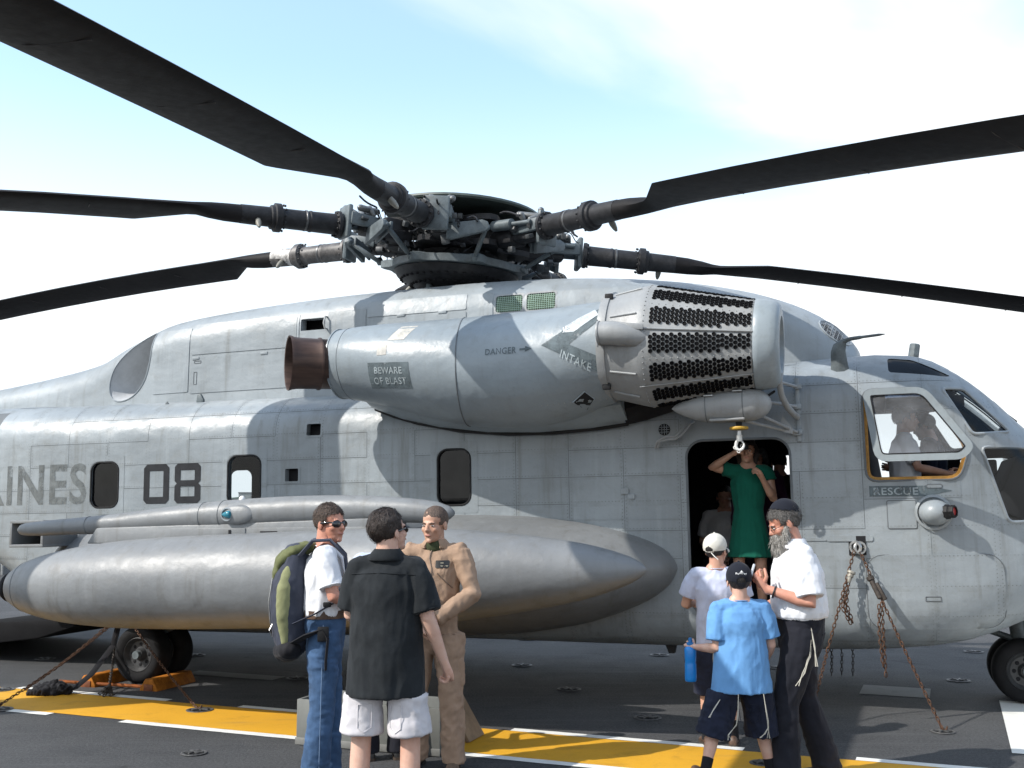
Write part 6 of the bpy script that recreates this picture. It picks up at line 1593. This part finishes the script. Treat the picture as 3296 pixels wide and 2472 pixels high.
person('visitor in white shirt sitting in the cockpit seat', at_local(4.50, -.52), -106, 1.70, dict(SIT, wrl=(-.15, .36, 1.1), wrr=(.15, .36, 1.1), ell=(-.24, .1, 1.15), elr=(.24, .1, 1.15)), (C_WHITE, .92, .8, 1.05, {}), (C_NAVY, 0, 1.05), (M_BSHOE,), hair=('short', H_BLK), voxel=.010, z0=h2w(4.5, -.52, .93).z)
person('dark figure leaning into the cockpit beyond the visitor', at_local(4.78, .38), 60, 1.72, dict(SIT, head=(0, .06, 1.62), hp=-15, wrl=(-.15, .36, 1.2), wrr=(.15, .36, 1.2)), (C_NAVY, .92, 1.9, 1.1, {}), (C_NAVY, 0, 1.05), (M_BSHOE,), hair=('short', H_BLK), voxel=.012, face=False, z0=h2w(4.78, .38, .90).z)

# ---- stitched edges: hems and pocket openings
def hem_ring(P, at, axis, rx, ry, m, name='hem'):
    b = MB(); s_, u_ = frame_of(Vector(axis)); c = Vector(at); q = [c + s_ * rx * math.cos(a) + u_ * ry * math.sin(a) for a in (2 * math.pi * i / 24 for i in range(25))]
    b.tube(q, .004, 5, cap=False); return b.build(name, m, P['root'])
for P, m, f, r in ((A, C_WHITE, .76, .073), (B, C_BLACK, .84, .080), (E_, C_LAV, .70, .082), (F_, C_BLUE, .78, .090), (G, C_WHITE, .84, .087)):
    for s in 'lr':
        sh, el = P['V']['sh' + s], P['V']['el' + s]; hem_ring(P, sh.lerp(el, f), el - sh, r, r, m, 'sleeve_hem')
for P, m in ((A, C_WHITE), (E_, C_LAV), (F_, C_BLUE)):
    nk = P['V']['neck']; hem_ring(P, nk + Vector((0, 0, -.012)), (0, .12, 1), .074, .070, m, 'neck_rib')
for P, rf, zt, m in ((A, Ref(A['bottom'].data), .93, mat('seam_thread', (.10, .16, .26))), (B, Ref(B['bottom'].data), .70, C_SHORT), (G, Ref(G['bottom'].data), .93, C_DARK), (F_, Ref(F_['bottom'].data), .66, C_NAVY)):
    for sx_ in (-1, 1):
        b = MB(); b.tube([on(rf, sx_ * x_, zt + dz_, .003) for x_, dz_ in ((.05, 0), (.05, -.12), (.085, -.145), (.12, -.12), (.12, 0), (.05, 0))], .0028, 4); b.build('back_pocket', m, P['root'])

# ------------------------------------------------------------------ tie-down chains, chocks and straps
lk = MB(); R1, R2 = .011, .022; pth = []
for i in range(10):
    a = 2 * math.pi * i / 10; pth.append(Vector((math.cos(a) * R1, math.sin(a) * R1 + (.011 if math.sin(a) > .1 else -.011 if math.sin(a) < -.1 else 0), 0)))
rings = []
for i, p in enumerate(pth):
    t = (pth[(i + 1) % 10] - pth[i - 1]).normalized(); n_ = Vector((t.y, -t.x, 0))
    rings.append([p + n_ * math.cos(q) * .0052 + Vector((0, 0, 1)) * math.sin(q) * .0052 for q in (0, 2.09, 4.19)])
rings.append(rings[0]); lk.loft(rings, True, False); link_me = lk.mesh('chain_link'); link_me.materials.append(M_RUST); link_me.polygons.foreach_set('use_smooth', [True] * len(link_me.polygons))
link2_me = link_me.copy(); link2_me.materials[0] = mat('dark_chain', (.055, .045, .038), .7, metal=.3, var=.5, scale=30)
def chain(pts, label, me=link_me, group='tie-down chains', sag=0., hook=True):
    pts = [Vector(p) for p in pts]; root = empty('tie_down_chain', pts[-1], (0, 0, 0), label, 'chain', group)
    if sag:
        a, c = pts; pts = [a.lerp(c, i / 12) - Vector((0, 0, sag * math.sin(math.pi * i / 12))) for i in range(13)]
    L_ = [0]
    for i in range(1, len(pts)): L_.append(L_[-1] + (pts[i] - pts[i - 1]).length)
    n = max(2, int(L_[-1] / .0345)); j = 0
    for k in range(n):
        s = L_[-1] * (k + .5) / n
        while j < len(L_) - 2 and L_[j + 1] < s: j += 1
        t = (s - L_[j]) / max(1e-6, L_[j + 1] - L_[j]); p = pts[j].lerp(pts[j + 1], t); d = (pts[j + 1] - pts[j]).normalized(); sd, u = frame_of(d)
        if k % 2: sd, u = u, -sd
        o = bpy.data.objects.new('chain_link', me); COL.objects.link(o); o.parent = root
        jt = random.uniform(-.15, .15); sd2 = sd * math.cos(jt) + u * math.sin(jt); u2 = u * math.cos(jt) - sd * math.sin(jt)
        q = p - root.location
        o.matrix_local = Matrix(((sd2.x, d.x, u2.x, q.x), (sd2.y, d.y, u2.y, q.y), (sd2.z, d.z, u2.z, q.z), (0, 0, 0, 1)))
    if hook:
        b = MB(); e = Vector((0, 0, 0)); d = (pts[-2] - pts[-1]).normalized(); b.tube([e + d * .06, e + d * .02, e + Vector((.012, 0, .0)), e + Vector((.03, .0, .012)), e + Vector((.035, 0, .03))], [.009, .010, .010, .009, .006], 6); b.build('hook', me.materials[0], root)
    return root
def gp(x, y, z=.012): return (x, y, z)
RING = h2w(4.09, -1.40, 1.31)
c1 = chain([RING + Vector((.02, 0, 0)), (3.37, 8.58, .015)], 'long rusty chain from fuselage side ring down to the deck beside the nose wheel', sag=.02)
tn = RING.lerp(Vector((3.37, 8.58, .015)), .17)
dirn = (Vector((3.37, 8.58, .015)) - RING).normalized()
tz = empty('chain_tensioner', tn, (0, 0, 0), 'dark steel tensioner on the long chain beside the nose', 'tensioner', 'chain tensioners')
b = MB(); b.tube([dirn * -.05, dirn * -.03, dirn * -.03, dirn * .0, dirn * .0, dirn * .02, dirn * .16, dirn * .17], [.012, .012, .032, .032, .02, .022, .020, .010], 10); b.build('barrel', mat('dark_chain', (.055, .045, .038)), tz); b = MB(); b.bar(dirn * .03 + Vector((.02, 0, 0)), dirn * .17 + Vector((.035, 0, -.01)), .03, .05); b.build('lever', mat('dark_chain', (.055, .045, .038)), tz, bevel=.006)
st0 = RING.lerp(Vector((3.37, 8.58, .015)), .30); chain([st0, st0 + Vector((.0, -.01, -.30)), st0 + Vector((.01, 0, -.60))], 'loose end of chain hanging straight down beside the nose hatch', hook=False)
chain([st0 + Vector((-.025, .0, -.02)), st0 + Vector((-.03, 0, -.25)), st0 + Vector((-.01, 0, -.52))], 'second hanging strand doubled against the loose chain end', hook=False)
e2 = Vector((2.62, 9.05, .55)); c2 = chain([RING + Vector((-.03, 0, 0)), e2, (2.30, 8.55, .02)], 'rusty chain running from the side ring down behind the bearded man', sag=0)
t2 = RING.lerp(e2, .22); d2 = (e2 - RING).normalized(); tz = empty('chain_tensioner', t2, (0, 0, 0), 'pale worn tensioner on the chain behind the bearded man', 'tensioner', 'chain tensioners')
b = MB(); b.tube([d2 * -.02, d2 * .0, d2 * .0, d2 * .03, d2 * .03, d2 * .08], [.035, .038, .026, .028, .022, .018], 10); b.build('barrel', mat('pale_tensioner', (.30, .28, .24), .6, metal=.3, var=.5, scale=30), tz)
for q, dz, lb_ in ((.30, .34, 'longest'), (.36, .30, 'middle'), (.42, .22, 'shortest')):
    p = RING.lerp(e2, q); chain([p, p + Vector((-.03, -.02, -dz * .55)), p + Vector((.02, -.01, -dz))], lb_ + ' of three rusty strands hanging from the tensioner behind bearded man', hook=False)
for x, y, h_, lb_ in ((3.30, 11.3, .50, 'leftmost'), (3.42, 11.35, .46, 'middle'), (3.52, 11.3, .52, 'rightmost')):
    chain([(x, y, h_), (x + .02, y, .22), (x + .01, y, .015)], lb_ + ' of three dark chains hanging under the belly behind the nose', link2_me, 'chains under the belly', hook=False)
S0 = h2w(-2.95, -1.72, .70)
LA = h2w(-3.22, -1.75, .62)
chain([LA, (-4.66, 10.45, .015)], 'rusty chain from main gear to deck, farther of the left pair', sag=.03)
chain([LA + Vector((.05, -.05, 0)), (-4.50, 9.55, .015)], 'rusty chain from main gear to deck, nearer of the left pair', sag=.03)
chain([h2w(-2.72, -2.02, .62), (-2.72, 9.47, .015)], 'rusty chain across the main wheel to the yellow walkway', sag=.02)
chain([LA + Vector((.08, -.03, -.02)), LA + Vector((.07, -.05, -.3)), (-3.78, 10.25, .06)], 'slack chain hanging from main gear to a heap on the deck', link2_me, hook=False)
hp = empty('chain_heap', (-3.77, 10.2, .0), (0, 0, 0), 'small heap of chain on the deck left of the wheel chock', 'chain')
rr_ = random.Random(3)
for k in range(34):
    o = bpy.data.objects.new('chain_link', link2_me); COL.objects.link(o); o.parent = hp; a = rr_.uniform(0, 6.28); r = rr_.uniform(0, .085)
    o.location = (r * math.cos(a), r * math.sin(a), .02 + max(0, .075 - r) * rr_.random()); o.rotation_euler = (rr_.uniform(0, 3), rr_.uniform(0, 3), rr_.uniform(0, 3))
# black tie-down strap with its bundle
b = MB(); P = [LA + Vector((.1, -.02, .02)), LA + Vector((.06, -.06, -.22)), Vector((-4.02, 10.42, .16)), Vector((-4.12, 10.32, .06)), Vector((-4.2, 10.26, .04))]
b.tube(P, .03, 8, .18); sr = b.build('strap', C_STRAP, None); tag(sr, 'black webbing strap slanting from main gear to its bundle', 'strap')
q = MB(); q.cap_tube([(-4.42, 10.25, .05), (-4.3, 10.28, .07), (-4.18, 10.24, .045)], [.06, .08, .05], 12, .7); q.cap_tube([(-4.5, 10.2, .03), (-4.35, 10.18, .05), (-4.25, 10.2, .03)], [.03, .05, .03], 10, .7); me = remesh(q, .010, 1); wrinkle(me, .022, (22, 22, 22), 6); sb = mkobj('strap_bundle', me, C_STRAP, None, 180); tag(sb, 'black bundle of rolled webbing lying on the yellow walkway edge', 'strap')
# orange chocks each side of the main wheel
M_ORNG = mat('orange_paint_shaded', (.33, .115, .014), .7, var=.45, scale=12, spec=.15)  # orange darkened: shade on the chocks is put into the colour
ck = empty('wheel_chocks', h2w(-2.79, -1.9, 0) , (0, 0, YAW), 'pair of orange wheel chocks joined by a bar around the main wheel', 'chocks')
for s in (-1, 1):
    pr = [(-.10, 0), (.10, 0), (.10, .06), (.045, .15), (-.045, .15), (-.10, .06)]
    b = MB(); b.prism(pr, (s * .36, -.26, .005), (1, 0, 0), (0, 0, 1), (0, 1, 0), .62); b.build('chock_block', M_ORNG, ck, bevel=.012)
    b = MB(); b.prism([(-.05, .03), (.05, .03), (.05, .10), (-.05, .10)], (s * .36, -.268, .005), (1, 0, 0), (0, 0, 1), (0, 1, 0), .012); b.build('block_plate', mat('orange_dark', (.16, .045, .012), .7, var=.5, scale=18), ck, bevel=.004)
b = MB(); b.tube([(-.72, -.22, .075), (.4, -.22, .075)], .016, 8); b.build('joining_bar', mat('red_bar', (.20, .06, .015), .7, var=.4, scale=12, spec=.15), ck)

# ------------------------------------------------------------------ grey equipment bin and leaning board behind the men
M_BIN = mat('bin_grey', (.15, .155, .145), .55, var=.12, scale=4, bump=.05)
u_ = Vector((.94, -.34, 0)); v_ = Vector((.34, .94, 0)); ang = math.atan2(u_.y, u_.x)
bn = empty('equipment_bin', (-1.60, 8.14, .0), (0, 0, ang), 'open grey metal bin standing on the yellow walkway behind the men', 'bin')
W_, D_, H_b, T_ = 1.16, .45, .31, .022
for nm, c, sz in (('front_panel', (W_ / 2, T_ / 2, H_b / 2 + .02), (W_, T_, H_b)), ('rear_panel', (W_ / 2, D_ - T_ / 2, H_b / 2 + .02), (W_, T_, H_b)), ('side_panel', (T_ / 2, D_ / 2, H_b / 2 + .02), (T_, D_ - .05, H_b)), ('side_panel', (W_ - T_ / 2, D_ / 2, H_b / 2 + .02), (T_, D_ - .05, H_b)), ('floor_panel', (W_ / 2, D_ / 2, .03), (W_ - .06, D_ - .06, T_))):
    b = MB(); b.box(c, sz); b.build(nm, M_BIN, bn, bevel=.004)
b = MB(); b.box((W_ / 2, -.004, .03), (W_ + .01, .012, .05)); b.build('kick_strip', mat('bin_dark', (.17, .17, .16), .6), bn, bevel=.003)
lb = empty('leaning_board', (-.56, 8.28, 0), (0, 0, ang), 'brown plywood board leaning against the right end of the bin', 'board')
b = MB(); b.prism([(.0, .36), (.03, .365), (.25, .012), (.22, .005)], (.02, -.02, 0), (1, 0, 0), (0, 0, 1), (0, 1, 0), .30); b.build('board_sheet', mat('plywood', (.22, .155, .10), .7, var=.25, scale=9, bump=.1), lb, bevel=.003)

# ------------------------------------------------------------------ beyond the tail: a canopy tent, and the far shore
tt = empty('canopy_tent', (-16.2, 29.5, 0), (0, 0, .3), 'white canopy tent on the deck beyond the tail', 'tent')
b = MB(); b.add([(-2.5, -2.5, 2.1), (2.5, -2.5, 2.1), (2.5, 2.5, 2.1), (-2.5, 2.5, 2.1), (0, 0, 3.3), (-2.5, -2.5, 1.8), (2.5, -2.5, 1.8), (2.5, 2.5, 1.8), (-2.5, 2.5, 1.8)], [(0, 1, 4), (1, 2, 4), (2, 3, 4), (3, 0, 4), (0, 5, 6, 1), (1, 6, 7, 2), (2, 7, 8, 3), (3, 8, 5, 0)]); b.build('canopy', cloth('tent_white', (.72, .72, .72)), tt, 20)
for x in (-2.4, 2.4):
    for y in (-2.4, 2.4): b = MB(); b.tube([(x, y, 0), (x, y, 2.1)], .03, 8); b.build('pole', M_STEEL, tt)
M_TREES = mat('far_trees', (.05, .075, .045), .9, var=.4, scale=.05)
b = MB(); rr_ = random.Random(9); n = 160; top_ = []; 
vs = []; 
for i in range(n + 1):
    a = rad(-75 + 150 * i / n); r = 1500 + 80 * noise.noise(Vector((i * .2, 0, 0))); hgt = 16 + 9 * noise.noise(Vector((i * .23, 3, 0))) + 4 * rr_.random()
    vs += [(r * math.sin(a), r * math.cos(a), -14), (r * math.sin(a) * 1.01, r * math.cos(a) * 1.01, hgt - 8), (r * math.sin(a) * 1.15, r * math.cos(a) * 1.15, hgt), (r * math.sin(a) * 1.3, r * math.cos(a) * 1.3, -14)]
fs = [(4 * i + k, 4 * i + 4 + k, 4 * i + 5 + k, 4 * i + 1 + k) for i in range(n) for k in range(3)]
b.add(vs, fs); sh = b.build('far_shore', M_TREES, None, 180); tag(sh, kind='structure')
for i, (az, h_, w_, nm) in enumerate(((-16.6, 27, 22, 'leftmost'), (-15.7, 31, 18, 'second from left'), (-14.9, 25, 26, 'middle'), (-14.0, 33, 16, 'tallest'), (-13.2, 28, 24, 'rightmost'))):
    a = rad(az); r = 1400
    bd = empty('far_building', (r * math.sin(a), r * math.cos(a), -14), (0, 0, -a), nm + ' pale building of the skyline glimpsed through the cabin windows', 'building', 'skyline across the water')
    b = MB(); b.box((0, 0, h_ / 2), (w_, 16, h_)); b.build('wall', mat('far_wall_%d' % (i % 3), ((.42, .40, .37), (.34, .35, .37), (.50, .48, .45))[i % 3], .8), bd)
    b = MB(); b.box((0, 0, h_ + .6), (w_ + 1.2, 17, 1.2)); b.build('roof', mat('far_roof', (.20, .19, .19), .8), bd)
